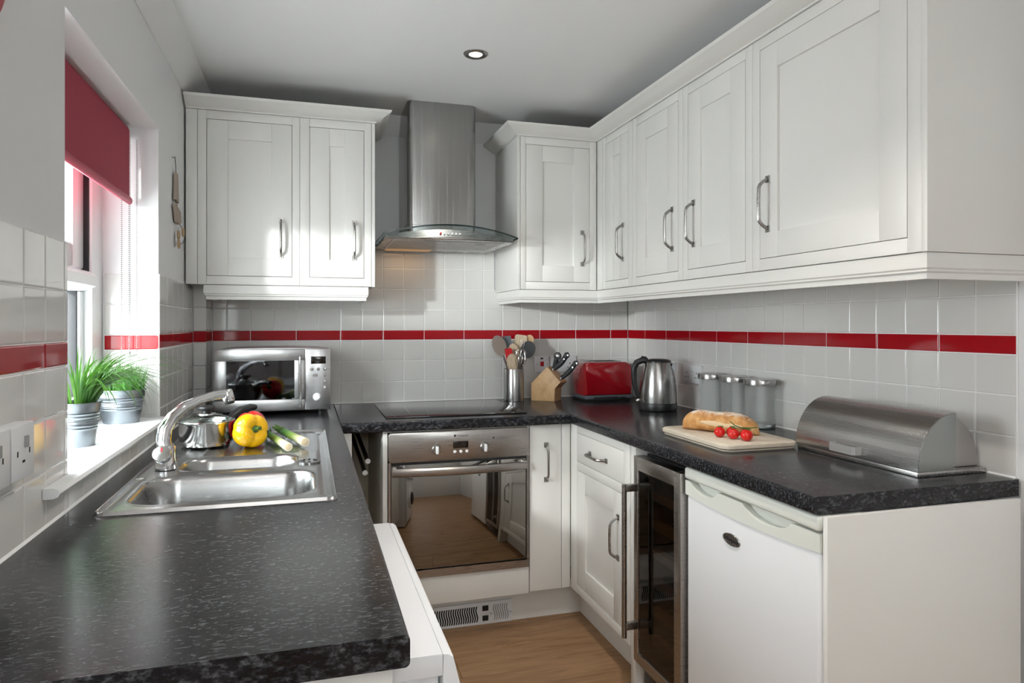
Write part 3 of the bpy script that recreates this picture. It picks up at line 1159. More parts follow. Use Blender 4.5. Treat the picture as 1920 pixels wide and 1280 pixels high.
# end panel of the right run
b = B()
box(b, 1.083, 1.648, 1.226, 1.2395, FZ, WZ - 0.001, 0.001)
add('end_panel', b, M['cream_paint'], None, 'cream end panel closing the run beside the white fridge', 'panel')
# left run: sink cabinet, end panel, corner post
lu = thing('base_cabinet', 'cream base cabinet under the sink, mostly hidden by the worktop', 'cabinet', (-0.2, 2.1, FZ), 0, 'cream base cabinets')
bm = B()
box(bm, LW + 0.002, 0.078, 1.50, 2.35, PLZ, 0.70)
add('carcass', bm, M['cream_paint'], lu)
bm = B()
box(bm, 0.080, 0.098, 1.502, 2.06, PLZ, WZ - 0.004, 0.001)
add('door', bm, M['cream_paint'], lu)
bm = B()
box(bm, 0.080, 0.098, 2.064, 2.70, PLZ, WZ - 0.004, 0.001)
add('door', bm, M['cream_paint'], lu)
bm = B()
box(bm, LW + 0.002, 0.10, 0.846, 0.862, FZ, WZ - 0.001, 0.001)
add('end_panel', bm, M['cream_paint'], None, 'cream end panel under the near end of the sink worktop', 'panel')
bm = B()
box(bm, 0.1, 0.163, 2.702, 2.72, FZ, WZ - 0.001, 0.001)
add('corner_post', bm, M['cream_paint'], None, 'narrow cream corner post beside the towel rail gap', 'post')
bm = B()
box(bm, 0.10, 0.118, 2.722, BW - 0.002, FZ, WZ - 0.001)
add('gap_side_panel', bm, M['cream_inside'], None, 'beige side panel inside the gap that holds the towel rail', 'panel')
bm = B()
box(bm, 0.12, 0.281, BW - 0.02, BW - 0.003, FZ, WZ - 0.001)
add('gap_back_panel', bm, M['cream_inside'], None, 'beige back panel inside the gap that holds the towel rail', 'panel')
# pull-out towel rail in the gap
tr = thing('towel_rail', 'pull-out towel rail with two metal arms in the gap beside the oven', 'towel rail', (0.2, 3.0, 0.86))
bm = B()
box(bm, 0.170, 0.245, 2.98, 3.30, 0.845, WZ - 0.001, 0.004)
add('runner', bm, M['black_plastic'], tr)
for xx, z0, z1 in ((0.233, 0.83, 0.747), (0.222, 0.79, 0.702)):
    bm = B()
    tube(bm, [(xx - 0.03, 3.25, z0), (xx - 0.004, 2.77, z1)], 0.009, 12)
    a = add('arm', bm, M['nickel'], tr)
    bm = B()
    dv = Vector((0.026, -0.48, z1 - z0)).normalized()
    e = Vector((xx - 0.004, 2.77, z1))
    tube(bm, [e, e + dv * 0.006], 0.0105, 14)
    add('end_cap', bm, M['white_plastic'], a)
    bm = B()
    box(bm, xx - 0.034, xx - 0.026, 3.24, 3.255, z0 - 0.004, 0.85)
    add('hanger', bm, M['nickel'], a)

# ------------------------------------------------------------------ built-in oven
ov = thing('built_in_oven', 'stainless steel built-in oven with a mirror glass door under the hob', 'oven', (0.593, 3.0, 0.28))
OX0, OX1 = 0.3035, 0.884
YO = YB - 0.012
b = B()
box(b, OX0 + 0.012, OX1 - 0.012, YB + 0.012, 3.26, 0.285, 0.855)
add('cavity', b, M['dark_void'], ov)
b = B()
prism(b, rrect(OX0, OX1, 0.744, 0.861, 0.012), 'y', YO, YB + 0.012, 0.002)
fas = add('control_panel', b, M['oven_steel'], ov)
b = B()
for a in ((OX0, OX0 + 0.009, 0.2795, 0.744), (OX1 - 0.009, OX1, 0.2795, 0.744), (OX0 + 0.009, OX1 - 0.009, 0.2795, 0.310)):
    box(b, a[0], a[1], YO + 0.001, YB + 0.012, a[2], a[3])
add('frame', b, M['oven_steel'], ov)
b = B()
box(b, OX0 + 0.011, OX1 - 0.011, YO + 0.004, YB + 0.010, 0.314, 0.7395, 0.003)
od = add('door', b, M['oven_glass'], ov, label='mirror-dark oven glass')
# bowed handle rail right across the top of the door
b = B()
loops = []
for i in range(21):
    t = i / 20
    xx = OX0 + 0.0125 + (OX1 - OX0 - 0.025) * t
    bow = 0.016 + 0.028 * math.sin(math.pi * t) ** 0.8
    yy = YO - bow + 0.006
    prof = [(0.0, 0.690), (-0.006, 0.694), (-0.009, 0.704), (-0.007, 0.716), (0.0, 0.722), (0.005, 0.716), (0.007, 0.704), (0.005, 0.694)]
    loops.append([(xx, yy + p[0], p[1]) for p in prof])
rings(b, loops)
hd = add('handle', b, M['oven_steel'], od)
for xx in (OX0 + 0.014, OX1 - 0.030):
    b = B()
    box(b, xx, xx + 0.016, YO - 0.016, YO + 0.006, 0.700, 0.728, 0.002)
    add('handle_bracket', b, M['oven_steel'], hd)
b = B()
box(b, OX0 + 0.012, OX1 - 0.012, YO + 0.001, YO + 0.006, 0.733, 0.7435)
add('vent_gap', b, M['dark_void'], ov)
# thin outline around the controls
b = B()
for a in ((0.423, 0.424, 0.758, 0.838), (0.766, 0.767, 0.758, 0.838), (0.423, 0.553, 0.8375, 0.8385), (0.634, 0.767, 0.8375, 0.8385)):
    box(b, a[0], a[1], YO - 0.0004, YO + 0.001, a[2], a[3])
add('outline', b, M['slot_grey'], fas)
for kx in (0.494, 0.693):
    b = B()
    mr = Matrix.Rotation(R(90), 4, 'X')
    lathe(b, [(0.0195, 0), (0.0195, 0.005), (0.018, 0.007), (0.0165, 0.008), (0.0165, 0.014), (0.015, 0.016)], (kx, YO, 0.7895), 32, True, True, mr.to_3x3())
    k = add('knob', b, M['nickel'], ov, label='round metal dial')
    b = B()
    box(b, kx - 0.0055, kx + 0.0055, YO - 0.027, YO - 0.015, 0.7895 - 0.0155, 0.7895 + 0.0155, 0.003)
    g = add('grip', b, M['white_plastic'], k)
    b = B()
    for q in range(3):
        for sx in (-1, 1):
            box(b, kx + sx * 0.034 - 0.0022, kx + sx * 0.034 + 0.0022, YO - 0.0004, YO + 0.001, 0.772 + q * 0.016, 0.775 + q * 0.016)
    box(b, kx - 0.0018, kx + 0.0018, YO - 0.0004, YO + 0.001, 0.8155, 0.8215)
    add('dial_marks', b, M['slot_grey'], ov)
b = B()
box(b, 0.562, 0.625, YO - 0.001, YO + 0.002, 0.790, 0.818, 0.001)
add('display', b, M['display'], ov)
for kx in (0.569, 0.594, 0.619):
    b = B()
    lathe(b, [(0.006, 0), (0.006, 0.003), (0.0045, 0.0042)], (kx, YO, 0.7765), 20, True, True, Matrix.Rotation(R(90), 3, 'X'))
    add('button', b, M['white_plastic'], ov)
b = B()
box(b, 0.5655, 0.574, YO - 0.0006, YO + 0.001, 0.8365, 0.845)
lg = add('logo_square', b, M['dark_mark'], ov)
b = B()
box(b, 0.728, 0.7345, YO - 0.0006, YO + 0.001, 0.822, 0.829)
add('child_lock_mark', b, M['dark_mark'], ov)
o = bpy.data.objects.new('lettering', text_mesh('Hotpoint', 0.0125, M['dark_mark']))
COL.objects.link(o)
o.parent = ov
o.location = Vector((0.602, YO - 0.0005, 0.8405)) - ORG[ov.name]
o.rotation_euler = (R(90), 0, 0)

# ------------------------------------------------------------------ plinth heater
ph = thing('plinth_heater', 'white kick-space heater with wavy slots in the plinth under the oven', 'heater', (0.69, 2.808, FZ))
HY = 2.804
b = B()
box(b, 0.50, 0.839, HY, 2.8118, FZ + 0.0005, 0.115, 0.002)
add('cover', b, M['white_plastic'], ph)


def wavy(x, z0, z1, wd, y):
    bb = B()
    n = 12
    f, bk = [], []
    L, Rr = [], []
    for i in range(n + 1):
        t = i / n
        dx = 0.0035 * math.sin(2 * math.pi * t)
        L.append((x + dx - wd / 2, z0 + (z1 - z0) * t))
        Rr.append((x + dx + wd / 2, z0 + (z1 - z0) * t))
    prism(bb, L + Rr[::-1], 'y', y - 0.0006, y + 0.002)
    return bb


for i in range(19):
    add('slot', wavy(0.6835 - i * 0.0098, 0.033, 0.099, 0.0058, HY), M['dark_void'], ph, smooth=False)
for i in range(7):
    add('slot', wavy(0.760 + i * 0.0096, 0.034, 0.100, 0.0040, HY), M['slot_grey'], ph, smooth=False)
for z in (0.078, 0.036):
    b = B()
    box(b, 0.708, 0.734, HY - 0.004, HY + 0.002, z, z + 0.022, 0.0015)
    add('rocker_switch', b, M['black_plastic'], ph)
for xx, z in ((0.746, 0.063), (0.832, 0.062)):
    b = B()
    lathe(b, [(0.003, 0), (0.003, 0.0015)], (xx, HY, z), 12, True, True, Matrix.Rotation(R(90), 3, 'X'))
    add('screw', b, M['slot_grey'], ph)

# ------------------------------------------------------------------ wine cooler
wc = thing('wine_cooler', 'slim steel framed wine cooler with a dark glass door and tall bar handle', 'wine cooler', (1.35, 1.96, FZ))
WY_0, WY_1, WCX = 1.812, 2.118, 1.068
b = B()
for a in ((WY_0 + 0.004, WY_0 + 0.012, 0.08, 0.848), (WY_1 - 0.012, WY_1 - 0.004, 0.08, 0.848)):
    box(b, WCX + 0.05, 1.62, a[0], a[1], a[2], a[3])
box(b, WCX + 0.05, 1.62, WY_0 + 0.012, WY_1 - 0.012, 0.84, 0.848)
box(b, WCX + 0.05, 1.62, WY_0 + 0.012, WY_1 - 0.012, 0.08, 0.09)
box(b, 1.60, 1.62, WY_0 + 0.012, WY_1 - 0.012, 0.09, 0.84)
box(b, WCX + 0.07, 1.58, WY_0 + 0.02, WY_1 - 0.02, FZ, 0.08)
add('cabinet', b, M['black_plastic'], wc)
b = B()
y0, y1, z0, z1 = WY_0, WY_1, 0.145, 0.843
fr = 0.027
box(b, WCX, WCX + 0.045, y0, y0 + fr + 0.012, z0, z1, 0.002)
box(b, WCX, WCX + 0.045, y1 - fr, y1, z0, z1, 0.002)
box(b, WCX, WCX + 0.045, y0 + fr + 0.012, y1 - fr, z1 - 0.046, z1, 0.002)
box(b, WCX, WCX + 0.045, y0 + fr + 0.012, y1 - fr, z0, z0 + 0.035, 0.002)
dd = add('door', b, M['oven_steel'], wc)
b = B()
box(b, WCX + 0.004, WCX + 0.010, y0 + fr + 0.010, y1 - fr + 0.002, z0 + 0.033, z1 - 0.044)
add('pane', b, M['wine_glass'], dd)
b = B()
tube(b, [(1.022, 2.096, 0.235), (1.022, 2.096, 0.752)], 0.0085, 14)
hh = add('handle', b, M['nickel'], dd)
for z in (0.272, 0.738):
    b = B()
    box(b, 1.022, WCX + 0.002, 2.088, 2.106, z - 0.012, z + 0.012, 0.002)
    add('handle_bracket', b, M['nickel'], hh)
for k in range(6):
    z = 0.20 + k * 0.098
    b = B()
    box(b, WCX + 0.06, WCX + 0.085, WY_0 + 0.02, WY_1 - 0.02, z, z + 0.030, 0.002)
    s = add('shelf', b, M['shelf_wood'], wc)
    b = B()
    for q in range(6):
        yq = WY_0 + 0.03 + q * 0.047
        tube(b, [(WCX + 0.08, yq, z + 0.015), (1.56, yq, z + 0.015)], 0.003, 6)
    add('shelf_wires', b, M['nickel'], s)
b = B()
box(b, WCX + 0.03, WCX + 0.05, WY_0 + 0.04, WY_1 - 0.02, FZ + 0.02, 0.12, 0.003)
add('vent_grille', b, M['black_plastic'], wc)

# ------------------------------------------------------------------ fridge
fg = thing('fridge', 'white under-counter fridge with scooped grip strip and oval badge', 'fridge', (1.35, 1.52, FZ))
FR0, FR1, FRX = 1.2425, 1.799, 1.080
b = B()
box(b, FRX + 0.05, 1.63, FR0 + 0.002, FR1 - 0.002, FZ + 0.02, 0.858, 0.006)
add('body', b, M['white_gloss'], fg)
b = B()
box(b, FRX - 0.007, 1.2, FR0, FR1, 0.8325, 0.8665, 0.007, 3)
add('top_trim', b, M['fridge_trim'], fg)
b = B()
box(b, FRX, FRX + 0.048, FR0, FR1, 0.075, 0.789, 0.014, 4)
fd = add('door', b, M['white_gloss'], fg)
# grip strip with two scoops
pts = []
N = 60
for i in range(N + 1):
    yq = FR0 + (FR1 - FR0) * i / N
    z = 0.8275
    for c0, c1, dp in ((1.335, 1.520, 0.030), (1.632, 1.765, 0.026)):
        if c0 < yq < c1:
            s_ = (yq - c0) / (c1 - c0)
            z = 0.8275 - dp * (math.sin(math.pi * s_) ** 0.55)
    pts.append((yq, z))
bot = []
for i in range(N + 1):
    yq = FR1 - (FR1 - FR0) * i / N
    s_ = (yq - FR0) / (FR1 - FR0)
    bot.append((yq, 0.786 - 0.010 * math.sin(math.pi * s_)))
b = B()
prism(b, pts + bot, 'x', FRX - 0.003, FRX + 0.018)
add('grip_strip', b, M['fridge_trim'], fd, ang=25)
b = B()
box(b, FRX + 0.020, FRX + 0.046, FR0 + 0.004, FR1 - 0.004, 0.785, 0.830, 0.003)
add('grip_back', b, M['fridge_trim'], fd)
b = B()
mr = Matrix.Rotation(R(-90), 3, 'Y') @ Matrix.Diagonal((0.42, 1.0, 1.0))
lathe(b, [(0.0385, 0), (0.0385, 0.002), (0.036, 0.0035), (0.034, 0.0028), (0.001, 0.0032)], (FRX - 0.0005, 1.571, 0.717), 40, True, True, mr)
bd = add('badge', b, M['nickel'], fg, label='small oval metal badge with script lettering')
o = bpy.data.objects.new('lettering', text_mesh('Whirlpool', 0.0145, M['dark_mark'], 0.0004, 0.3))
COL.objects.link(o)
o.parent = fg
o.location = Vector((FRX - 0.0043, 1.571, 0.717)) - ORG[fg.name]
o.rotation_euler = (R(90), 0, R(-90))

# ------------------------------------------------------------------ washing machine under the sink worktop
wm = thing('washing_machine', 'white washing machine standing proud of the sink worktop', 'washing machine', (-0.1, 1.18, FZ))
WMZ = 0.862
b = B()
box(b, -0.40, 0.165, 0.882, 1.482, FZ + 0.012, 0.832, 0.006)
add('body', b, M['white_gloss'], wm)
b = B()
box(b, -0.40, 0.168, 0.874, 1.486, 0.833, WMZ, 0.0015, 2)
add('top', b, M['white_gloss'], wm)
b = B()
prism(b, [(0.1685, WMZ - 0.001), (0.176, WMZ - 0.0015), (0.182, WMZ - 0.006), (0.203, 0.772), (0.203, 0.748), (0.166, 0.744)], 'y', 0.874, 1.486, 0.002)
cp = add('control_fascia', b, M['white_gloss'], wm)
b = B()
box(b, 0.1655, 0.190, 0.882, 1.482, 0.08, 0.742, 0.012, 3)
add('front_panel', b, M['white_gloss'], wm)
b = B()
lathe(b, [(0.17, 0), (0.17, 0.016), (0.15, 0.022), (0.115, 0.018)], (0.190, 1.18, 0.42), 40, True, True, Matrix.Rotation(R(90), 3, 'Y'))
add('door', b, M['white_plastic'], wm)
b = B()
lathe(b, [(0.112, 0), (0.10, 0.02), (0.06, 0.03), (0.001, 0.032)], (0.207, 1.18, 0.42), 40, True, True, Matrix.Rotation(R(90), 3, 'Y'))
add('door_glass', b, M['hob_glass'], wm)
for yy in (0.93, 1.43):
    for xx in (-0.35, 0.11):
        b = B()
        lathe(b, [(0.018, FZ), (0.018, FZ + 0.016)], (xx, yy, 0), 12)
        add('foot', b, M['black_plastic'], wm)

# ------------------------------------------------------------------ hob
hb = thing('hob', 'frameless black glass hob set in the worktop over the oven', 'hob', (0.6, 3.02, WT))
b = B()
box(b, 0.302, 0.895, 2.768, 3.275, WT + 0.0002, WT + 0.007, 0.0015)
add('glass_top', b, M['hob_glass'], hb)

# ------------------------------------------------------------------ cooker hood
HX, GH = 0.590, 0.292
GX0, GX1 = HX - GH, HX + GH
hood = thing('cooker_hood', 'stainless chimney cooker hood with curved glass canopy over the hob', 'cooker hood', (HX, 3.2, 1.65))
CX0, CX1, CY0 = 0.431, 0.747, 3.072
b = B()
prism(b, rrect(CX0, CX1, CY0, BW + 0.06, 0.026, 5), 'z', 1.742, CZ - 0.001)
for f in list(b.faces):
    pass
bmesh.ops.bisect_plane(b, geom=b.verts[:] + b.edges[:] + b.faces[:], plane_co=(0, BW - 0.001, 0), plane_no=(0, 1, 0), clear_outer=True)
chim = add('chimney', b, M['steel_vertical'], hood, ang=50)
b = B()
prism(b, rrect(CX0 + 0.002, CX1 - 0.002, CY0 + 0.002, BW + 0.06, 0.026, 5), 'z', 1.695, 1.7415)
bmesh.ops.bisect_plane(b, geom=b.verts[:] + b.edges[:] + b.faces[:], plane_co=(0, BW - 0.001, 0), plane_no=(0, 1, 0), clear_outer=True)
add('lower_chimney', b, M['steel_vertical'], hood, ang=50)


def arch(x, top):
    return 1.712 - 0.043 * ((x - HX) / GH) ** 2 + top


def gfront(x):
    return 2.825 + 0.028 * ((x - HX) / GH) ** 2


b = B()
N = 24
grid = {}
for k, off in ((0, 0.0), (1, -0.006)):
    for i in range(N + 1):
        x = GX0 + (GX1 - GX0) * i / N
        for j in range(6):
            yq = gfront(x) + (BW - 0.06 - gfront(x)) * j / 5
            grid[k, i, j] = b.verts.new((x, yq, arch(x, off)))
for i in range(N):
    for j in range(5):
        b.faces.new((grid[0, i, j], grid[0, i + 1, j], grid[0, i + 1, j + 1], grid[0, i, j + 1]))
        b.faces.new((grid[1, i, j], grid[1, i, j + 1], grid[1, i + 1, j + 1], grid[1, i + 1, j]))
gp = add('glass_canopy', b, M['hood_glass'], hood)
b = B()
for i in range(N):
    for j in (0, 5):
        x0, x1 = GX0 + (GX1 - GX0) * i / N, GX0 + (GX1 - GX0) * (i + 1) / N
        ya = gfront(x0) + (BW - 0.06 - gfront(x0)) * j / 5
        yb = gfront(x1) + (BW - 0.06 - gfront(x1)) * j / 5
        face(b, [(x0, ya, arch(x0, 0.0002)), (x1, yb, arch(x1, 0.0002)), (x1, yb, arch(x1, -0.0062)), (x0, ya, arch(x0, -0.0062))])
for i in (0, N):
    x = GX0 + (GX1 - GX0) * i / N
    ya, yb = gfront(x), BW - 0.06
    face(b, [(x, ya, arch(x, 0.0002)), (x, yb, arch(x, 0.0002)), (x, yb, arch(x, -0.0062)), (x, ya, arch(x, -0.0062))])
add('polished_edge', b, M['glass_edge'], gp)
# steel box below the glass, arched on top, flat underneath
bx0, bx1 = GX0 + 0.012, GX1 - 0.012
b = B()
loops = []
for i in range(N + 1):
    x = bx0 + (bx1 - bx0) * i / N
    zt = arch(x, -0.0075) - 0.010 * (1 - ((x - HX) / GH) ** 2)
    yf = gfront(x) + 0.030
    loops.append([(x, yf, 1.650), (x, yf - 0.002, 1.654), (x, yf + 0.012, zt), (x, BW - 0.004, zt), (x, BW - 0.004, 1.650)])
rings(b, loops)
cn = add('canopy_body', b, M['steel'], hood, ang=30)
b = B()
box(b, HX - 0.245, HX + 0.245, 2.905, 3.235, 1.6475, 1.651)
ft = add('grease_filter', b, M['steel_flat'], hood)
b = B()
for q in range(9):
    yq = 2.915 + q * 0.035
    box(b, HX - 0.235, HX + 0.235, yq, yq + 0.018, 1.6465, 1.6478)
add('filter_bars', b, M['nickel'], ft)
b = B()
box(b, HX + 0.125, HX + 0.165, 2.935, 2.965, 1.6450, 1.6480, 0.001)
add('filter_catch', b, M['slot_grey'], ft)
for k in range(6):
    x = HX - 0.050 + k * 0.0165
    b = B()
    lathe(b, [(0.0042, 0), (0.0042, 0.003), (0.003, 0.004)], (x, gfront(x) + 0.0325, 1.676), 14, True, True, Matrix.Rotation(R(90), 3, 'X'))
    add('button', b, M['red_rocker' if k == 0 else 'white_plastic'], hood, label='small red power button' if k == 0 else None)
b = B()
box(b, HX - 0.235, HX - 0.02, 3.262, 3.325, 1.6455, 1.6505, 0.002)
hl = add('lamp_cover', b, M['hood_lamp'], hood, label='warm lit lamp under the hood')
lo = lamp('hood_lamp_light', 'AREA', (HX - 0.13, 3.29, 1.643), 0.10, (1.0, 0.6, 0.28), (0, 0, 0), shape='RECTANGLE', size=0.2, size_y=0.05)

# ------------------------------------------------------------------ ceiling downlight over the hob, plus two unseen ones added for fill
for dx_, dy_, pw_, lab in ((0.601, 2.482, 14, 'round recessed chrome downlight glowing in the ceiling above the hob'), (0.601, 1.20, 40, 'recessed chrome downlight added for fill above the middle of the kitchen, out of the picture'), (0.601, -0.08, 10, 'recessed chrome downlight added for fill above the camera, out of the picture')):
    dl = thing('ceiling_downlight', lab, 'light', (dx_, dy_, CZ), 0, 'recessed downlights')
    b = B()
    lathe(b, [(0.024, -0.001), (0.026, -0.004), (0.040, -0.006), (0.045, -0.003), (0.046, -0.0002)], (dx_, dy_, CZ), 40, False, False)
    add('bezel', b, M['nickel'], dl)
    b = B()
    lathe(b, [(0.0245, -0.0025), (0.001, -0.0035)], (dx_, dy_, CZ), 32, False, True)
    add('bulb', b, M['lamp_glow'], dl)
    lamp('downlight_beam', 'SPOT', (dx_, dy_, CZ - 0.012), pw_, (1.0, 0.93, 0.85), (0, 0, 0), spot_size=R(110), spot_blend=0.8, shadow_soft_size=0.02)

# ------------------------------------------------------------------ sink
def rsd(x, y, x0, x1, y0, y1, r):
    cx, cy = (x0 + x1) / 2, (y0 + y1) / 2
    qx, qy = abs(x - cx) - (x1 - x0) / 2 + r, abs(y - cy) - (y1 - y0) / 2 + r
    return math.hypot(max(qx, 0), max(qy, 0)) + min(max(qx, qy), 0) - r


def sst(t):
    t = max(0.0, min(1.0, t))
    return t * t * (3 - 2 * t)


SX0, SX1, SY0, SY1 = -0.410, 0.064, 1.522, 2.528


def sink_z(x, y):
    z = 0.0035
    d = rsd(x, y, SX0, SX1, SY0, SY1, 0.018)
    z += 0.0035 * sst((d + 0.012) / 0.005) * (1 - sst((d + 0.004) / 0.004))     # rolled rim
    if d > -0.004:
        z -= 0.005 * sst((d + 0.004) / 0.004)
    d1 = rsd(x, y, -0.372, 0.016, 1.572, 1.852, 0.075)
    z += 0.0022 * sst(1 - abs(d1 - 0.006) / 0.008)
    z -= 0.165 * sst(-d1 / 0.042)
    d2 = rsd(x, y, -0.325, -0.030, 1.905, 2.085, 0.07)
    z += 0.0022 * sst(1 - abs(d2 - 0.006) / 0.008)
    z -= 0.115 * sst(-d2 / 0.040)
    # drainer with long ridges
    dd_ = rsd(x, y, -0.375, 0.03, 2.115, 2.498, 0.03)
    z -= 0.0028 * sst(-dd_ / 0.012)
    if dd_ < -0.01:
        ph_ = ((x + 0.315) / 0.053) % 1.0
        k = sst(1 - abs(ph_ - 0.5) / 0.16)
        z += 0.0032 * k * sst((-dd_ - 0.01) / 0.015)
    # pressed channels down both long sides
    for cx0, cx1, cy0, cy1 in ((-0.402, -0.380, 1.56, 1.86), (0.026, 0.046, 1.56, 2.44)):
        dc = rsd(x, y, cx0, cx1, cy0, cy1, 0.009)
        z -= 0.0022 * sst(-dc / 0.006)
    return WT + z


sk = thing('kitchen_sink', 'stainless one and a half bowl sink with ridged drainer under the window', 'sink', (-0.17, 2.0, WT))
b = B()
NX, NY = 118, 250
vt = [[b.verts.new((SX0 + (SX1 - SX0) * i / NX, SY0 + (SY1 - SY0) * j / NY, sink_z(SX0 + (SX1 - SX0) * i / NX, SY0 + (SY1 - SY0) * j / NY))) for j in range(NY + 1)] for i in range(NX + 1)]
for i in range(NX):
    for j in range(NY):
        b.faces.new((vt[i][j], vt[i + 1][j], vt[i + 1][j + 1], vt[i][j + 1]))
add('basin', b, M['sink_steel'], sk, ang=70)
b = B()
lathe(b, [(0.030, 0.001), (0.030, 0.004), (0.026, 0.006), (0.018, 0.005), (0.001, 0.005)], (0.004, 1.944, WT + 0.003), 32, False, True)
ov_ = add('overflow_cap', b, M['sink_steel'], sk)
b = B()
for k in range(8):
    a = 2 * math.pi * k / 8
    lathe(b, [(0.0035, 0), (0.0035, 0.001)], (0.004 + 0.019 * math.cos(a), 1.944 + 0.019 * math.sin(a), WT + 0.0085), 8)
add('overflow_holes', b, M['dark_void'], ov_)
for cx_, cy_, dz in ((-0.18, 1.712, 0.165), (-0.178, 1.995, 0.115)):
    b = B()
    lathe(b, [(0.040, 0.0), (0.038, 0.003), (0.022, 0.001), (0.001, 0.0)], (cx_, cy_, WT + 0.0045 - dz), 28, False, True)
    add('waste', b, M['chrome'], sk)

# mixer tap
TX, TY = -0.352, 1.955
tp = thing('mixer_tap', 'chrome mixer tap with a long curved spout behind the main sink bowl', 'tap', (TX, TY, WT + 0.0055))
b = B()
lathe(b, [(0.027, 0.0), (0.027, 0.004), (0.0245, 0.022), (0.0225, 0.040), (0.021, 0.052), (0.019, 0.060)], (TX, TY, WT + 0.0055), 32)
add('body', b, M['chrome'], tp)
b = B()
sp = [(TX - 0.002, TY + 0.004, 0.955), (TX - 0.008, TY + 0.008, 0.985), (TX - 0.006, TY + 0.016, 1.015), (TX + 0.010, TY + 0.032, 1.045), (TX + 0.036, TY + 0.055, 1.068), (TX + 0.068, TY + 0.080, 1.083), (TX + 0.100, TY + 0.104, 1.0915), (TX + 0.128, TY + 0.125, 1.094)]
tube(b, sp, [0.019, 0.0185, 0.018, 0.0165, 0.0148, 0.013, 0.0122, 0.0122], 18)
add('spout', b, M['chrome'], tp)
b = B()
e = Vector(sp[-1])
lathe(b, [(0.0125, 0.004), (0.0155, 0.0), (0.0160, -0.016), (0.0150, -0.028), (0.012, -0.031)], e + Vector((0.004, 0.004, 0.006)), 24, True, True, Matrix.Rotation(R(-14), 3, 'Y'))
ae = add('aerator', b, M['chrome'], tp)
b = B()
lathe(b, [(0.0135, -0.0305), (0.0135, -0.036), (0.011, -0.037)], e + Vector((0.004, 0.004, 0.006)), 24, True, True, Matrix.Rotation(R(-14), 3, 'Y'))
add('nozzle', b, M['black_plastic'], ae)
for sgn in (-1, 1):
    b = B()
    mr = (Matrix.Rotation(R(58 * (1 if sgn < 0 else -1)), 3, 'X')) @ Matrix.Identity(3)
    c = Vector((TX - 0.004, TY + sgn * 0.014, WT + 0.036))
    lathe(b, [(0.014, 0.0), (0.018, 0.008), (0.0215, 0.012), (0.0225, 0.026), (0.021, 0.030)], c, 28, True, True, mr)
    k = add('knob', b, M['chrome'], tp)
    b = B()
    lathe(b, [(0.0195, 0.030), (0.0195, 0.0312), (0.001, 0.0316)], c, 28, True, True, mr)
    add('knob_cap', b, M['pan_steel'], k)
    b = B()
    q = [mr @ Vector(p) + c for p in ((-0.002, 0.004, 0.0322), (0.002, 0.004, 0.0322), (0.002, 0.015, 0.0322), (-0.002, 0.015, 0.0322))]
    face(b, q)
    add('temperature_mark', b, M['red_rocker' if sgn < 0 else 'dark_mark'], k, smooth=False)

# ------------------------------------------------------------------ saucepan on the drainer
SPX, SPY, SPZ = -0.302, 2.312, WT + 0.0045
pn = thing('saucepan', 'small stainless saucepan with a glass lid on the sink drainer', 'saucepan', (SPX, SPY, SPZ))
b = B()
lathe(b, [(0.001, 0), (0.066, 0), (0.070, 0.003), (0.0715, 0.012), (0.077, 0.014), (0.0785, 0.018), (0.0785, 0.066), (0.081, 0.070), (0.0815, 0.073), (0.0795, 0.0735), (0.077, 0.070), (0.0765, 0.02), (0.07, 0.006), (0.001, 0.005)], (SPX, SPY, SPZ), 56, False, False)
add('pot', b, M['pan_steel'], pn)
b = B()
prof = [(0.0815, 0.0745), (0.0800, 0.0775)]
for i in range(1, 9):
    t = i / 8
    prof.append((0.080 * (1 - t) + 0.020 * t, 0.0775 + 0.018 * math.sin(t * math.pi / 2)))
lathe(b, prof, (SPX, SPY, SPZ), 56, False, True)
lid = add('lid', b, M['lid_glass'], pn)
b = B()
lathe(b, [(0.0785, 0.0742), (0.0825, 0.0742), (0.0832, 0.0762), (0.0815, 0.0785), (0.079, 0.0778)], (SPX, SPY, SPZ), 56, False, False)
add('lid_rim', b, M['pan_steel'], lid)
b = B()
lathe(b, [(0.027, 0.0945), (0.026, 0.0985), (0.014, 0.100)], (SPX, SPY, SPZ), 32, True, True)
add('lid_plate', b, M['pan_steel'], lid)
b = B()
lathe(b, [(0.012, 0.0995), (0.014, 0.106), (0.025, 0.110), (0.027, 0.115), (0.024, 0.120), (0.010, 0.1225)], (SPX, SPY, SPZ), 32)
add('lid_knob', b, M['black_plastic'], lid)
b = B()
hdv = Vector((0.57, 0.82, 0)).normalized()
base = Vector((SPX, SPY, SPZ + 0.060))
tube(b, [base + hdv * 0.075, base + hdv * 0.095 + Vector((0, 0, 0.004))], 0.009, 10)
tube(b, [base + hdv * 0.090 + Vector((0, 0, 0.004)), base + hdv * 0.120 + Vector((0, 0, 0.018)), base + hdv * 0.150 + Vector((0, 0, 0.030)), base + hdv * 0.20 + Vector((0, 0, 0.034)), base + hdv * 0.225 + Vector((0, 0, 0.032))], [0.010, 0.012, 0.0125, 0.012, 0.009], 12, flat=1.2)
add('handle', b, M['black_plastic'], pn)

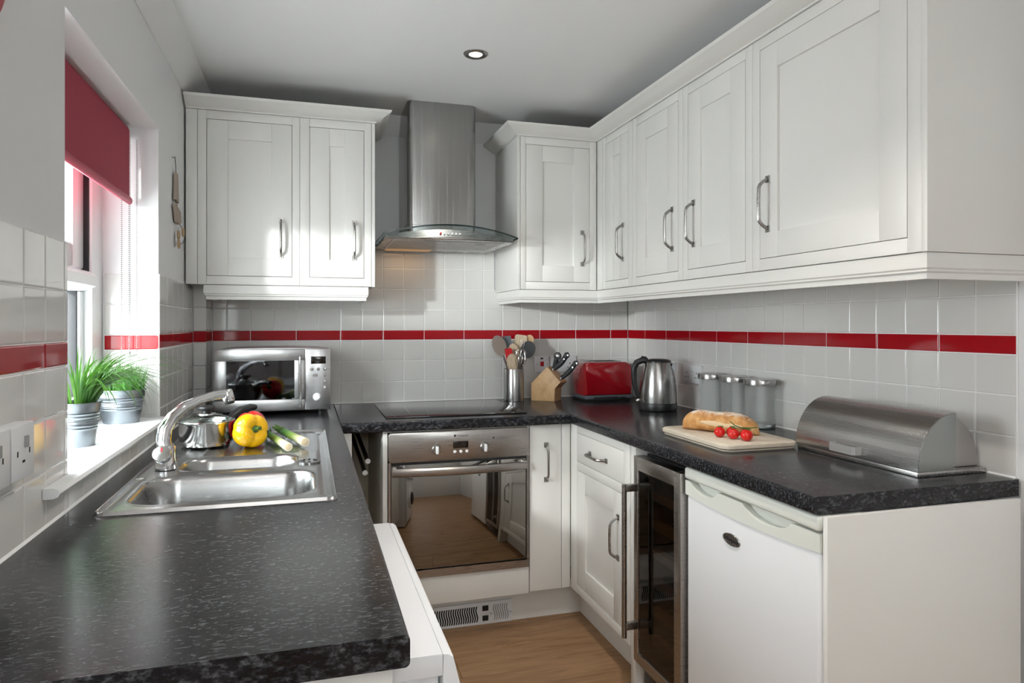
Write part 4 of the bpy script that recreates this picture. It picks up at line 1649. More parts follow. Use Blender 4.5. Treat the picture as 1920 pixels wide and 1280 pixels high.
# ------------------------------------------------------------------ vegetables
def pepper(name, label, c, r, h, mt, rot, group):
    t = thing(name, label, 'pepper', c, 0, group)
    t.rotation_euler = rot
    b = B()
    loops = []
    n, sg = 22, 48
    for i in range(n + 1):
        s_ = i / n
        ph_ = math.pi * s_
        zz = -math.cos(ph_) * h / 2
        rr_ = r * (math.sin(ph_) ** 0.62) * (1.0 + 0.10 * s_)
        # hollow around the stalk and at the tip
        if s_ > 0.88:
            zz -= 0.13 * h * ((s_ - 0.88) / 0.12) ** 1.3
        if s_ < 0.12:
            zz += 0.10 * h * ((0.12 - s_) / 0.12) ** 1.5
        lp = []
        for k in range(sg):
            a = 2 * math.pi * k / sg
            dp_ = 0.11 + 0.10 * abs(2 * s_ - 1) ** 2
            lob = 1 + dp_ * (abs(math.sin(a * 2 + 0.5)) ** 0.55 - 0.72) + 0.03 * math.cos(a + 1)
            zl_ = zz - (0.05 * h * (1 - abs(math.sin(a * 2 + 0.5)) ** 0.5) if s_ > 0.6 else 0)
            lp.append((max(rr_ * lob, 0.0005) * math.cos(a), max(rr_ * lob, 0.0005) * math.sin(a), zl_))
        loops.append(lp)
    rings(b, loops)
    add('flesh', b, M[mt], t, local=True, ang=80)
    b = B()
    z0 = h / 2 - 0.165 * h
    lathe(b, [(0.012, z0 + 0.002), (0.0115, z0 + 0.006), (0.006, z0 + 0.010), (0.005, z0 + 0.022), (0.0062, z0 + 0.032), (0.001, z0 + 0.033)], (0, 0, 0), 14)
    add('stalk', b, M['stalk'], t, local=True)
    return t


pepper('yellow_pepper', 'glossy yellow bell pepper lying with its stalk to the room', (-0.170, 2.240, WT + 0.0545), 0.0495, 0.088, 'yellow_pepper', (R(78), 0, R(32)), 'bell peppers')
pepper('red_pepper', 'red bell pepper mostly hidden behind the yellow one', (-0.172, 2.346, WT + 0.0530), 0.045, 0.088, 'red_pepper', (R(70), 0, R(200)), 'bell peppers')


def leek(label, a, b_, r):
    t = thing('leek', label, 'leek', (a[0], a[1], WT + 0.0060), 0, 'leeks on the drainer')
    b = B()
    A, Bv = Vector(a), Vector(b_)
    pts, rs = [], []
    for i in range(13):
        s_ = i / 12
        p = A.lerp(Bv, s_)
        pts.append(p)
        rs.append(r * (0.88 + 0.14 * (1 - s_) ** 4) if s_ < 0.9 else r * 0.85)
    tube(b, pts, rs, 16, flat=1.0)
    bo = add('stem', b, M['leek'], t)
    b = B()
    d = (A - Bv).normalized()
    tube(b, [A - d * 0.001, A + d * 0.0006, A + d * 0.0012], [r * 0.86, r * 0.82, r * 0.70], 16)
    add('root_end', b, M['leek_root'], t)
    for k in range(4):
        b = B()
        sd = Vector((-d.y, d.x, 0)) * random.uniform(-1, 1) * r
        st_ = Bv + d * 0.05
        pts = [st_ + sd * 0.3, Bv + sd * 0.8 + Vector((0, 0, 0.004)), Bv - d * random.uniform(0.03, 0.06) + sd * 1.5 + Vector((0, 0, 0.006 * k - 0.004))]
        tube(b, pts, [r * 0.8, r * 0.75, r * 0.25], 10, flat=0.35)
        add('leaf', b, M['stalk'], t)


zl = WT + 0.0065
leek('leek with its cut root end pointing at the main bowl, nearer the pepper', (-0.055, 2.115, zl + 0.0125), (-0.128, 2.40, zl + 0.0125), 0.0125)
leek('leek with a thick white root end nearest the worktop edge', (-0.008, 2.180, zl + 0.0135), (-0.085, 2.43, zl + 0.0145), 0.0135)

# ------------------------------------------------------------------ microwave
MXL, MXR, MYF, MZ0, MZ1 = -0.366, 0.093, 3.005, 0.930, 1.187
mw = thing('microwave', 'silver microwave oven in the corner under the wall cabinets', 'microwave', (-0.136, 3.15, WT))
b = B()
lo_, hi_ = MXL + 0.004, MXR - 0.004
pts = [(lo_, MZ0), (hi_, MZ0), (hi_, MZ1 - 0.004)]
for i in range(1, 14):
    s_ = i / 14
    pts.append((hi_ - (hi_ - lo_) * s_, MZ1 - 0.004 + 0.0085 * math.sin(math.pi * s_) ** 0.5))
pts.append((lo_, MZ1 - 0.004))
prism(b, pts, 'y', MYF + 0.022, 3.335)
add('casing', b, M['steel_flat'], mw, ang=30)
MD = -0.011           # seam between door and control panel
b = B()
fw = [(MXL, MD, MZ1 - 0.047, MZ1), (MXL, MD, MZ0, MZ0 + 0.047), (MXL, -0.320, MZ0 + 0.047, MZ1 - 0.047), (-0.053, MD, MZ0 + 0.047, MZ1 - 0.047)]
box(b, MXL, MD - 0.0006, MYF + 0.004, MYF + 0.022, MZ0, MZ1, 0.002)
dm = add('door', b, M['steel_flat'], mw)
for a in fw:
    b = B()
    box(b, a[0] + 0.0004, a[1] - 0.0008, MYF, MYF + 0.005, a[2] + 0.0004, a[3] - 0.0004, 0.0012)
    add('door_frame', b, M['steel_flat'], dm)
b = B()
box(b, -0.3195, -0.0535, MYF + 0.0022, MYF + 0.005, MZ0 + 0.0475, MZ1 - 0.0475)
add('window', b, M['microwave_glass'], dm, label='dark reflecting glass')
b = B()
tube(b, [(-0.0305, MYF - 0.028, MZ0 + 0.019), (-0.0305, MYF - 0.028, MZ1 - 0.030)], 0.0058, 14)
hm = add('handle', b, M['chrome'], dm)
for z in (MZ0 + 0.036, MZ1 - 0.045):
    b = B()
    tube(b, [(-0.0305, MYF - 0.028, z), (-0.0305, MYF + 0.002, z)], 0.0042, 10)
    add('handle_post', b, M['chrome'], hm)
b = B()
box(b, MD, MXR, MYF, MYF + 0.022, MZ0, MZ1, 0.003)
pm = add('control_panel', b, M['steel_flat'], mw)
b = B()
box(b, 0.013, 0.0735, MYF - 0.0012, MYF + 0.001, 1.124, 1.155, 0.0005)
add('display', b, M['display'], pm)
for (kx, kz) in ((0.0165, 1.1015), (0.043, 1.1015), (0.0695, 1.1015), (0.0695, 1.0755), (0.0695, 1.050), (0.0695, 1.024)):
    b = B()
    lathe(b, [(0.0074, 0), (0.0074, 0.0015), (0.0058, 0.002)], (kx, MYF, kz), 20, True, True, Matrix.Rotation(R(90), 3, 'X'))
    k = add('button', b, M['slot_grey'], pm)
    b = B()
    lathe(b, [(0.0054, 0.0015), (0.0054, 0.004), (0.0040, 0.005)], (kx, MYF, kz), 20, True, True, Matrix.Rotation(R(90), 3, 'X'))
    add('button_cap', b, M['chrome'], pm)
b = B()
prism(b, rrect(0.019, 0.042, 1.069, 1.082, 0.006), 'y', MYF - 0.003, MYF + 0.001)
add('button', b, M['slot_grey'], pm)
b = B()
prism(b, rrect(0.0215, 0.0395, 1.0715, 1.0795, 0.0035), 'y', MYF - 0.005, MYF + 0.001)
add('button_cap', b, M['chrome'], pm)
b = B()
lathe(b, [(0.0165, 0), (0.0165, 0.002), (0.0135, 0.003), (0.0128, 0.013), (0.011, 0.015)], (0.037, MYF, 0.984), 30, True, True, Matrix.Rotation(R(90), 3, 'X'))
add('dial', b, M['white_plastic'], pm)
for xx in (MXL + 0.04, MXR - 0.04):
    for yy in (MYF + 0.05, 3.30):
        b = B()
        lathe(b, [(0.013, WT + 0.0002), (0.013, MZ0 + 0.001)], (xx, yy, 0), 16)
        add('foot', b, M['black_plastic'], mw)

# ------------------------------------------------------------------ utensil pot and utensils
UX, UY = 0.985, 3.258
up_ = thing('utensil_pot', 'brushed steel utensil pot on the worktop beside the hob', 'pot', (UX, UY, WT))
b = B()
lathe(b, [(0.0485, 0.0), (0.050, 0.002), (0.050, 0.158), (0.0492, 0.160), (0.0480, 0.158), (0.0480, 0.006), (0.001, 0.005)], (UX, UY, WT + 0.0002), 48, True, False)
add('body', b, M['steel_vertical'], up_)
UG = 'utensils standing in the steel pot'


def utensil(name, label, tip, foot, build, mt, hmt=None):
    """tip/foot are offsets from the pot's base centre; the head is made in the local frame at the tip"""
    T_, F_ = Vector(tip) + Vector((UX, UY, WT)), Vector(foot) + Vector((UX, UY, WT + 0.008))
    t = thing(name, label, 'utensil', F_, 0, UG)
    ax = (T_ - F_).normalized()
    fw_ = Vector((-0.30, -0.95, 0.1))
    n = (fw_ - ax * fw_.dot(ax)).normalized()
    s = n.cross(ax)
    fr_ = Matrix(((s.x, n.x, ax.x, T_.x), (s.y, n.y, ax.y, T_.y), (s.z, n.z, ax.z, T_.z), (0, 0, 0, 1)))
    b = B()
    ln_ = build(b)                       # returns the length of the head along -z
    bmesh.ops.transform(b, matrix=fr_, verts=b.verts[:])
    add('head', b, M[mt], t, ang=50)
    b = B()
    tube(b, [F_, T_ - ax * ln_], [0.0045, 0.0050], 10)
    add('handle', b, M[hmt or mt], t)
    return t


def spoon_head(wd, L, bowl=0.008, thick=0.002, holes=False):
    def f(b):
        loops = []
        n, sg = 12, 20
        for k in (1, 0):
            for i in range(n + 1):
                pass
        for i in range(n + 1):
            r = i / n
            lp = []
            for q in range(sg):
                a = 2 * math.pi * q / sg
                lp.append((wd * r * math.cos(a), bowl * (1 - r * r) * -1 + 0.0, -L / 2 + L / 2 * r * math.sin(a) * (1.0 if math.sin(a) > 0 else 1.08)))
            loops.append(lp if r > 0 else [(0.0002 * math.cos(2 * math.pi * q / sg), -bowl, -L / 2 + 0.0002 * math.sin(2 * math.pi * q / sg)) for q in range(sg)])
        back = [[(p[0], p[1] - thick, p[2]) for p in lp] for lp in loops]
        rings(b, loops[::-1] + back)
        return L * 0.98
    return f


def flat_head(wd, L, slots=0, thick=0.003, r=0.008):
    def f(b):
        prism(b, rrect(-wd / 2, wd / 2, -L, 0, r, 4), 'y', -thick / 2, thick / 2)
        return L
    return f


sp_ = utensil('slotted_spoon', 'steel slotted spoon leaning out on the far side of the red spatula', (-0.095, 0.0, 0.325), (0.03, 0.01, 0.0), spoon_head(0.034, 0.105, 0.010), 'spoon_steel', 'nickel')
# holes of the slotted spoon as dark discs set in its bowl
T_ = Vector((UX - 0.095, UY, WT + 0.325))
F_ = Vector((UX + 0.03, UY + 0.01, WT + 0.008))
ax = (T_ - F_).normalized()
n_ = (Vector((-0.3, -0.95, 0.1)) - ax * Vector((-0.3, -0.95, 0.1)).dot(ax)).normalized()
s_ = n_.cross(ax)
b = B()
for hx, hz in ((0, -0.03), (-0.012, -0.036), (0.012, -0.036), (0, -0.044), (-0.012, -0.052), (0.012, -0.052), (0.0, -0.058)):
    c = T_ + s_ * hx + ax * hz + n_ * 0.0006 - n_ * 0.010 * (1 - (hx / 0.034) ** 2 - ((hz + 0.0525) / 0.0525) ** 2)
    mr = Matrix((s_, ax, n_)).transposed()
    lathe(b, [(0.0036, 0.0), (0.0036, 0.0006), (0.001, 0.0007)], c + n_ * 0.0006, 12, True, True, mr)
add('hole', b, M['tile_glaze'], sp_)
utensil('red_spatula', 'red silicone spatula between the slotted spoon and the wooden spoon', (-0.036, -0.02, 0.262), (0.015, 0.0, 0.0), flat_head(0.036, 0.075, r=0.008, thick=0.006), 'red_silicone')
utensil('grey_turner', 'flat grey nylon turner behind the slotted spoon', (-0.035, 0.024, 0.322), (0.01, 0.0, 0.0), flat_head(0.048, 0.085, thick=0.003, r=0.006), 'grey_nylon')
utensil('wooden_spoon', 'pale wooden spoon low at the front of the pot', (-0.022, -0.032, 0.236), (-0.002, -0.01, 0.0), spoon_head(0.027, 0.088, 0.005, 0.004), 'spoon_wood')
utensil('wooden_spoon', 'taller wooden spoon in the middle of the pot behind the whisk', (-0.003, 0.008, 0.285), (0.0, 0.01, 0.0), spoon_head(0.029, 0.095, 0.005, 0.004), 'spoon_wood')
utensil('wooden_turner', 'broad wooden turner with slots at the back of the pot', (0.048, 0.03, 0.328), (-0.005, 0.0, 0.0), flat_head(0.062, 0.085, thick=0.004, r=0.012), 'spoon_wood')
utensil('wooden_ladle', 'brown wooden scoop at the far right of the utensil pot', (0.096, 0.026, 0.328), (-0.01, 0.0, 0.0), spoon_head(0.024, 0.062, 0.016, 0.004), 'beech')
utensil('black_ladle', 'black nylon ladle leaning right out of the pot', (0.086, -0.008, 0.296), (-0.015, 0.0, 0.0), spoon_head(0.037, 0.085, 0.026, 0.003), 'black_soft')


def whisk(b):
    for k in range(5):
        a = math.pi * k / 5
        pts = []
        for i in range(17):
            t = i / 16
            pts.append((math.cos(a) * 0.029 * math.sin(math.pi * t) ** 0.8 * (1 if True else 1), math.sin(a) * 0.029 * math.sin(math.pi * t) ** 0.8, -0.105 + 0.105 * math.sin(math.pi * t / 2) * (2 - math.sin(math.pi * t / 2))))
        pts2 = [(-p[0], -p[1], p[2]) for p in pts]
        half = []
        for i in range(13):
            t = i / 12
            half.append((math.cos(a) * 0.029 * math.sin(math.pi * (0.04 + 0.92 * t) * 0.5 * 2) ** 0.7 if False else math.cos(a) * 0.029 * math.sin(math.pi * t) ** 0.75, math.sin(a) * 0.029 * math.sin(math.pi * t) ** 0.75, -0.105 + 0.105 * t))
        tube(b, half, 0.0011, 5)
        tube(b, [(-p[0], -p[1], p[2]) for p in half], 0.0011, 5)
    # coiled wire ring round the balloon
    coil = []
    for i in range(120):
        t = i / 119
        a = 2 * math.pi * t
        rr_ = 0.004 * math.cos(40 * a)
        coil.append(((0.029 + rr_) * math.cos(a), 0.004 * math.sin(40 * a) + 0.004, -0.052 + (0.050 + rr_) * math.sin(a)))
    tube(b, coil, 0.0011, 4)
    return 0.10


utensil('coil_whisk', 'wire coil whisk at the front of the utensil pot', (0.030, -0.035, 0.262), (0.0, -0.015, 0.0), whisk, 'chrome', 'nickel')
utensil('wire_fork', 'thin wire pasta fork rising between the whisk and the black ladle', (0.046, 0.0, 0.300), (0.01, 0.01, 0.0), lambda b: [tube(b, [(k * 0.008 - 0.008, 0, -0.055), (k * 0.009 - 0.009, 0.003, -0.02), (k * 0.010 - 0.010, 0, 0)], 0.0013, 6) for k in range(3)] and 0.05, 'chrome', 'nickel')

# ------------------------------------------------------------------ knife block
KA = R(-42)
kb = thing('knife_block', 'slanted beech knife block on the worktop in front of the sockets', 'knife block', (1.166, 3.165, WT), KA)
KW = 0.088
b = B()
kp = [(-0.126, 0.0), (-0.126, 0.086), (-0.040, 0.170), (0.032, 0.095), (0.0, 0.064), (0.0, 0.0)]
prism(b, kp, 'y', 0.0, KW, 0.0015)
bmesh.ops.translate(b, verts=b.verts[:], vec=(0, 0, 0.0003))
add('block', b, M['beech'], kb, local=True)
# slanted face from peak (-0.040,0.170) to (0.032,0.095)
fd_ = Vector((0.072, 0, -0.075)).normalized()
fn_ = Vector((0.075, 0, 0.072)).normalized()
b = B()
for s0, yy in ((0.018, 0.018), (0.018, 0.050), (0.045, 0.034), (0.078, 0.018), (0.078, 0.055)):
    c = Vector((-0.040, yy, 0.170)) + fd_ * s0
    q = [c + fd_ * a + Vector((0, k, 0)) + fn_ * 0.0004 for a, k in ((-0.010, -0.0018), (0.010, -0.0018), (0.010, 0.0018), (-0.010, 0.0018))]
    face(b, q)
add('slots', b, M['dark_void'], kb, local=True, smooth=False)
KROT = Matrix.Rotation(KA, 4, 'Z')


def knife(label, s0, yy, L, wide, name='kitchen_knife'):
    base = Vector((-0.040, yy, 0.170)) + fd_ * s0 + fn_ * 0.001
    wl = KROT @ base + Vector((1.166, 3.165, WT))
    t = thing(name, label, 'knife', wl, KA, 'black handled knives in the block')
    b = B()
    tube(b, [(0, 0, 0), fn_ * 0.014], 0.0072, 12, flat=0.75)
    add('bolster', b, M['chrome'], t, local=True)
    b = B()
    pts, rs = [], []
    for i in range(11):
        q = i / 10
        pts.append(fn_ * (0.013 + (L - 0.013) * q) + fd_ * (0.005 * math.sin(q * math.pi * 1.3) + (0.006 if q > 0.9 else 0)))
        rs.append(wide * (0.85 + 0.22 * math.sin(q * math.pi) + (0.22 if q > 0.8 else 0)) * (0.8 if i == 10 else 1))
    tube(b, pts, rs, 12, flat=0.62, up=tuple(fd_))
    g = add('grip', b, M['black_soft'], t, local=True)
    for q in (0.72, 0.95):
        b = B()
        c = fn_ * (L * q) + Vector((0, -wide * 0.62, 0)) + fd_ * 0.004
        lathe(b, [(0.0048, 0.0), (0.0042, 0.0022), (0.001, 0.0026)], c, 14, True, True, Matrix.Rotation(R(90), 3, 'X'))
        add('rivet', b, M['chrome'], g, local=True)
    return t


knife('black handled knife standing highest at the top of the knife block', 0.026, 0.022, 0.120, 0.0135)
knife('black handled knife lowest in the knife block, pointing at the toaster', 0.086, 0.020, 0.128, 0.0115)
# sharpening steel / shears: short round handle with a steel disc
base = Vector((-0.040, 0.052, 0.170)) + fd_ * 0.020
wl = KROT @ base + Vector((1.166, 3.165, WT))
st_ = thing('sharpening_steel', 'black ring-ended sharpening steel at the back of the knife block', 'knife steel', wl, KA)
b = B()
dirv = Vector((0.30, 0, 0.95)).normalized()
tube(b, [(0, 0, 0), dirv * 0.02, dirv * 0.045, dirv * 0.060], [0.008, 0.010, 0.0125, 0.012], 12)
add('grip', b, M['black_soft'], st_, local=True)
b = B()
lathe(b, [(0.018, -0.008), (0.020, -0.004), (0.020, 0.004), (0.018, 0.008)], dirv * 0.070, 24, True, True, Matrix.Rotation(R(90), 3, 'X'))
rg = add('ring_end', b, M['black_soft'], st_, local=True)
b = B()
lathe(b, [(0.0125, 0.0), (0.0125, 0.010), (0.010, 0.0115), (0.001, 0.012)], dirv * 0.070, 24, True, True, Matrix.Rotation(R(90), 3, 'X'))
add('ring_disc', b, M['chrome'], rg, local=True)

# ------------------------------------------------------------------ toaster
TX0, TX1, TY0, TY1 = 1.305, 1.560, 3.105, 3.275
to = thing('toaster', 'dark red toaster with steel trim in the far corner of the worktop', 'toaster', (1.435, 3.19, WT))
b = B()
prism(b, rrect(TX0, TX1, WT + 0.032, WT + 0.193, 0.040, 8)[:0] or
      [p for p in rrect(TX0, TX1, WT - 0.06, WT + 0.193, 0.042, 8) if p[1] > WT + 0.05] + [(TX0, WT + 0.030), (TX1, WT + 0.030)], 'y', TY0, TY1, 0.010)
add('shell', b, M['red_enamel'], to, ang=40)
b = B()
box(b, TX0 - 0.001, TX1 + 0.001, TY0 + 0.001, TY1, WT + 0.012, WT + 0.030, 0.003)
add('base_band', b, M['grey_nylon'], to)
b = B()
box(b, TX0 + 0.045, TX1 - 0.075, TY0 + 0.0002, TY0 + 0.006, WT + 0.006, WT + 0.022, 0.001)
add('crumb_tray', b, M['dark_void'], to)
b = B()
box(b, TX0 + 0.01, TX1 - 0.01, TY0 + 0.012, TY1 - 0.01, WT + 0.0004, WT + 0.012)
add('feet', b, M['black_plastic'], to)
b = B()
box(b, TX0 + 0.045, TX1 - 0.045, TY0 + 0.035, TY1 - 0.035, WT + 0.190, WT + 0.1965, 0.002)
tp_ = add('top_plate', b, M['steel_flat'], to)
for yy in (TY0 + 0.052, TY0 + 0.096):
    b = B()
    box(b, TX0 + 0.055, TX1 - 0.055, yy, yy + 0.025, WT + 0.196, WT + 0.1972)
    add('slot', b, M['dark_void'], tp_)
b = B()
prism(b, rrect(TX1 + 0.0, TX1 + 0.020, WT + 0.02, WT + 0.185, 0.009), 'y', TY0 + 0.012, TY1 - 0.012, 0.004)
ecp = add('end_panel', b, M['steel_flat'], to)
b = B()
box(b, TX1 + 0.019, TX1 + 0.042, TY0 + 0.060, TY0 + 0.100, WT + 0.055, WT + 0.070, 0.003)
add('lever', b, M['black_plastic'], to)
for q in range(3):
    b = B()
    box(b, TX1 - 0.068 + q * 0.012, TX1 - 0.061 + q * 0.012, TY0 - 0.0012, TY0 + 0.004, WT + 0.013, WT + 0.022, 0.001)
    add('button', b, M['black_plastic'], to)

# ------------------------------------------------------------------ kettle
KX, KY = 1.492, 2.722
kt = thing('kettle', 'brushed steel jug kettle with black handle and base', 'kettle', (KX, KY, WT))
b = B()
lathe(b, [(0.079, 0.0003), (0.083, 0.004), (0.0845, 0.012), (0.084, 0.032), (0.0825, 0.036)], (KX, KY, WT), 48)
add('base', b, M['black_plastic'], kt)
b = B()
prof = [(0.0825, 0.0365), (0.0822, 0.06), (0.080, 0.095), (0.0755, 0.13), (0.069, 0.165), (0.062, 0.195), (0.0585, 0.209), (0.0575, 0.212)]
lathe(b, prof, (KX, KY, WT), 48)
add('jug', b, M['steel_vertical'], kt)
b = B()
lathe(b, [(0.0578, 0.2125), (0.0570, 0.218), (0.050, 0.2235), (0.030, 0.2275), (0.001, 0.2285)], (KX, KY, WT), 40, True, False)
add('lid', b, M['black_plastic'], kt)
# spout at the side away from the handle
sd = Vector((0.93, -0.36, 0)).normalized()
sdn = Vector((-sd.y, sd.x, 0))
b = B()
c = Vector((KX, KY, WT))
loops = []
for z, out, hw in ((0.140, 0.0725, 0.003), (0.160, 0.0735, 0.009), (0.180, 0.0755, 0.016), (0.200, 0.079, 0.022), (0.209, 0.0815, 0.025)):
    rin = 0.057
    loops.append([c + sd * rin + sdn * hw * 1.25 + Vector((0, 0, z)), c + sd * (out - 0.008) + sdn * hw * 0.55 + Vector((0, 0, z)), c + sd * out + Vector((0, 0, z)), c + sd * (out - 0.008) - sdn * hw * 0.55 + Vector((0, 0, z)), c + sd * rin - sdn * hw * 1.25 + Vector((0, 0, z))])
rings(b, loops)
add('spout', b, M['chrome'], kt)
hdv = -sd
b = B()
hp = [c + hdv * 0.045 + Vector((0, 0, 0.219)), c + hdv * 0.070 + Vector((0, 0, 0.221)), c + hdv * 0.094 + Vector((0, 0, 0.210)), c + hdv * 0.105 + Vector((0, 0, 0.185)), c + hdv * 0.106 + Vector((0, 0, 0.150)), c + hdv * 0.102 + Vector((0, 0, 0.110)), c + hdv * 0.092 + Vector((0, 0, 0.075)), c + hdv * 0.080 + Vector((0, 0, 0.055))]
tube(b, hp, [0.012, 0.014, 0.014, 0.013, 0.012, 0.011, 0.010, 0.008], 14, flat=0.85)
hk = add('handle', b, M['black_plastic'], kt)
b = B()
tube(b, [c + hdv * 0.052 + Vector((0, 0, 0.228)), c + hdv * 0.074 + Vector((0, 0, 0.233))], [0.009, 0.007], 10)
add('lid_catch', b, M['black_plastic'], hk)
b = B()
q0 = c + hdv * 0.082 + Vector((0, 0, 0.045))
tube(b, [q0, q0 + hdv * 0.012 - Vector((0, 0, 0.006))], 0.007, 10)
add('switch', b, M['nickel'], hk)

# ------------------------------------------------------------------ storage jars


def jar(label, x, y):
    t = thing('storage_jar', label, 'jar', (x, y, WT), 0, 'frosted glass storage jars')
    b = B()
    lathe(b, [(0.048, 0.0004), (0.0535, 0.004), (0.0545, 0.012), (0.0535, 0.016)], (x, y, WT), 40)
    add('base', b, M['clear_base'], t)
    b = B()
    lathe(b, [(0.0535, 0.0165), (0.0545, 0.019), (0.0545, 0.154), (0.052, 0.156), (0.0505, 0.150), (0.0505, 0.022), (0.001, 0.020)], (x, y, WT), 40, False, False)
    add('glass', b, M['frosted_glass'], t)
    b = B()
    lathe(b, [(0.0555, 0.1565), (0.0585, 0.1570), (0.0590, 0.1755), (0.0575, 0.1785), (0.050, 0.1790), (0.001, 0.1785)], (x, y, WT), 44, True, False)
    add('lid', b, M['steel_vertical'], t)
    return t


jar('frosted glass jar with steel lid next to the power socket, farthest of three', 1.600, 2.462)
jar('frosted glass jar with steel lid, middle one of three in a row', 1.602, 2.309)
jar('frosted glass jar with steel lid nearest the bread bin', 1.604, 2.157)

# ------------------------------------------------------------------ board, bread, tomatoes
BDX0, BDX1, BDY0, BDY1 = 1.182, 1.448, 1.752, 2.148
b = B()
prism(b, rrect(BDX0 + 0.006, BDX1 - 0.006, BDY0 + 0.006, BDY1 - 0.006, 0.028), 'z', WT + 0.0004, WT + 0.005)
lp = [rrect(BDX0 + o_, BDX1 - o_, BDY0 + o_, BDY1 - o_, 0.032) for o_ in (0.005, 0.0, 0.0, 0.004)]
rings(b, [[(p[0], p[1], z) for p in q] for q, z in zip(lp, (WT + 0.0045, WT + 0.009, WT + 0.0185, WT + 0.022))])
add('chopping_board', b, M['board_wood'], None, 'pale wooden chopping board with rounded edges under the loaf', 'chopping board', ang=40)
BZ = WT + 0.0222
BC = Vector((1.318, 1.985, BZ))
brd = thing('bread_loaf', 'floury crusty bread loaf lying on the chopping board', 'bread', BC, R(-54.0))
b = B()
loops = []
n, sg = 30, 28
LB = 0.262
for i in range(n + 1):
    s_ = i / n
    xx = -LB / 2 + LB * s_
    e_ = max(0.0, 1 - abs(2 * s_ - 1) ** 3.2) ** 0.5
    wd = 0.043 * e_ * (1 + 0.05 * math.sin(s_ * 9)) + 0.0006
    ht = 0.072 * e_ ** 0.8 * (1 - 0.10 * s_ + 0.04 * math.sin(s_ * 11)) + 0.0006
    lp = []
    for k in range(sg):
        a = 2 * math.pi * k / sg
        ca, sa = math.cos(a), math.sin(a)
        zz = ht * 0.42 + ht * 0.5 * (abs(sa) ** 0.85) * (1 if sa > 0 else -1) * (1.12 if sa > 0 else 0.84)
        lp.append((xx, wd * (abs(ca) ** 0.9) * (1 if ca > 0 else -1) + 0.003 * math.sin(s_ * 7), max(0.0003, zz)))
    loops.append(lp)
rings(b, loops)
add('crust', b, M['crust'], brd, local=True, ang=80)
b = B()
loops = []
for i in range(15):
    s_ = i / 14
    xx = -0.055 + 0.145 * s_
    hw = 0.0085 * math.sin(math.pi * s_) ** 0.6 + 0.0004
    yy, zc = -0.0425 + 0.002 * math.sin(s_ * 5), 0.033 - 0.004 * s_
    loops.append([(xx, yy - 0.0015, zc - hw), (xx, yy - 0.0035, zc), (xx, yy - 0.0005, zc + hw), (xx, yy + 0.006, zc + hw), (xx, yy + 0.006, zc - hw)])
rings(b, loops)
add('split', b, M['crumb'], brd, local=True, ang=60)


def tomato(label, x, y, r):
    t = thing('cherry_tomato', label, 'tomato', (x, y, BZ), 0, 'cherry tomatoes on the board')
    b = B()
    ball(b, (x, y, BZ + r * 0.93), r, 24, 16, (1, 1, 0.94))
    add('fruit', b, M['tomato'], t)
    b = B()
    tip = Vector((x + 0.25 * r, y + 0.1 * r, BZ + r * 0.93 + r * 0.90))
    for k in range(5):
        a = 2 * math.pi * k / 5 + x * 50
        d_ = Vector((math.cos(a), math.sin(a), 0))
        tube(b, [tip, tip + d_ * r * 0.35 + Vector((0, 0, 0.002)), tip + d_ * r * 0.7 - Vector((0, 0, r * 0.12))], [0.0018, 0.0016, 0.0003], 6)
    add('calyx', b, M['stalk'], t)


tomato('cherry tomato at the end of the row farthest from the bread bin', 1.253, 1.888, 0.0175)
tomato('middle cherry tomato of the front row, between two others', 1.272, 1.842, 0.0178)
tomato('cherry tomato closest to the bread bin on the board', 1.290, 1.800, 0.0188)
tomato('darker cherry tomato behind the front row, nearer the kettle', 1.292, 1.882, 0.0165)
tomato('cherry tomato behind the front row, nearer the bread bin', 1.312, 1.838, 0.0165)
b = B()
tube(b, [(1.300, 1.900, BZ + 0.046), (1.298, 1.872, BZ + 0.037), (1.300, 1.840, BZ + 0.034), (1.310, 1.808, BZ + 0.038), (1.318, 1.785, BZ + 0.043)], [0.0014, 0.0018, 0.002, 0.0018, 0.0013], 8)
add('tomato_vine', b, M['stalk'], None, 'thin green vine stalk lying over the cherry tomatoes', 'vine stalk')

# ------------------------------------------------------------------ bread bin
NX0, NX1, NY0, NY1 = 1.436, 1.664, 1.322, 1.760
bb = thing('bread_bin', 'brushed steel roll-top bread bin at the near end of the worktop', 'bread bin', (1.55, 1.54, WT))
b = B()
box(b, NX0 + 0.004, NX1, NY0 + 0.003, NY1 - 0.003, WT + 0.0003, WT + 0.014, 0.002)
add('base', b, M['bin_steel'], bb)


def binarc(a0, a1, n, rx_, rz_, cx_=1.552, cz_=WT + 0.016):
    return [(cx_ - rx_ * math.cos(R(a0 + (a1 - a0) * i / n)), cz_ + rz_ * math.sin(R(a0 + (a1 - a0) * i / n))) for i in range(n + 1)]


b = B()
back = binarc(78, 180, 16, 0.1105, 0.1335)
prism(b, back + [(1.530, WT + 0.0145)], 'y', NY0 + 0.028, NY1 - 0.028, 0.001)
bs_ = add('back_shell', b, M['bin_steel'], bb, ang=25)
b = B()
prism(b, [(1.552 + (p[0] - 1.552) * 0.995, WT + 0.0145 + (p[1] - WT - 0.0145) * 0.995) for p in back] + [(1.535, WT + 0.0146)], 'y', NY0 + 0.026, NY0 + 0.0278)
add('end_cheek', b, M['bin_back'], bs_, ang=25)
b = B()
fr_ = [(1.437, WT + 0.0145)] + binarc(0, 93, 20, 0.1155, 0.1415) + [(1.556, WT + 0.0145)]
prism(b, fr_, 'y', NY0, NY1, 0.0015)
rl = add('roll_lid', b, M['bin_steel'], bb, ang=25)
b = B()
prism(b, [(1.552 + (p[0] - 1.552) * 0.985, WT + 0.0145 + (p[1] - WT - 0.0145) * 0.985) for p in fr_], 'y', NY0 - 0.0012, NY0 + 0.001)
add('end_cheek', b, M['bin_cheek'], rl, ang=25)
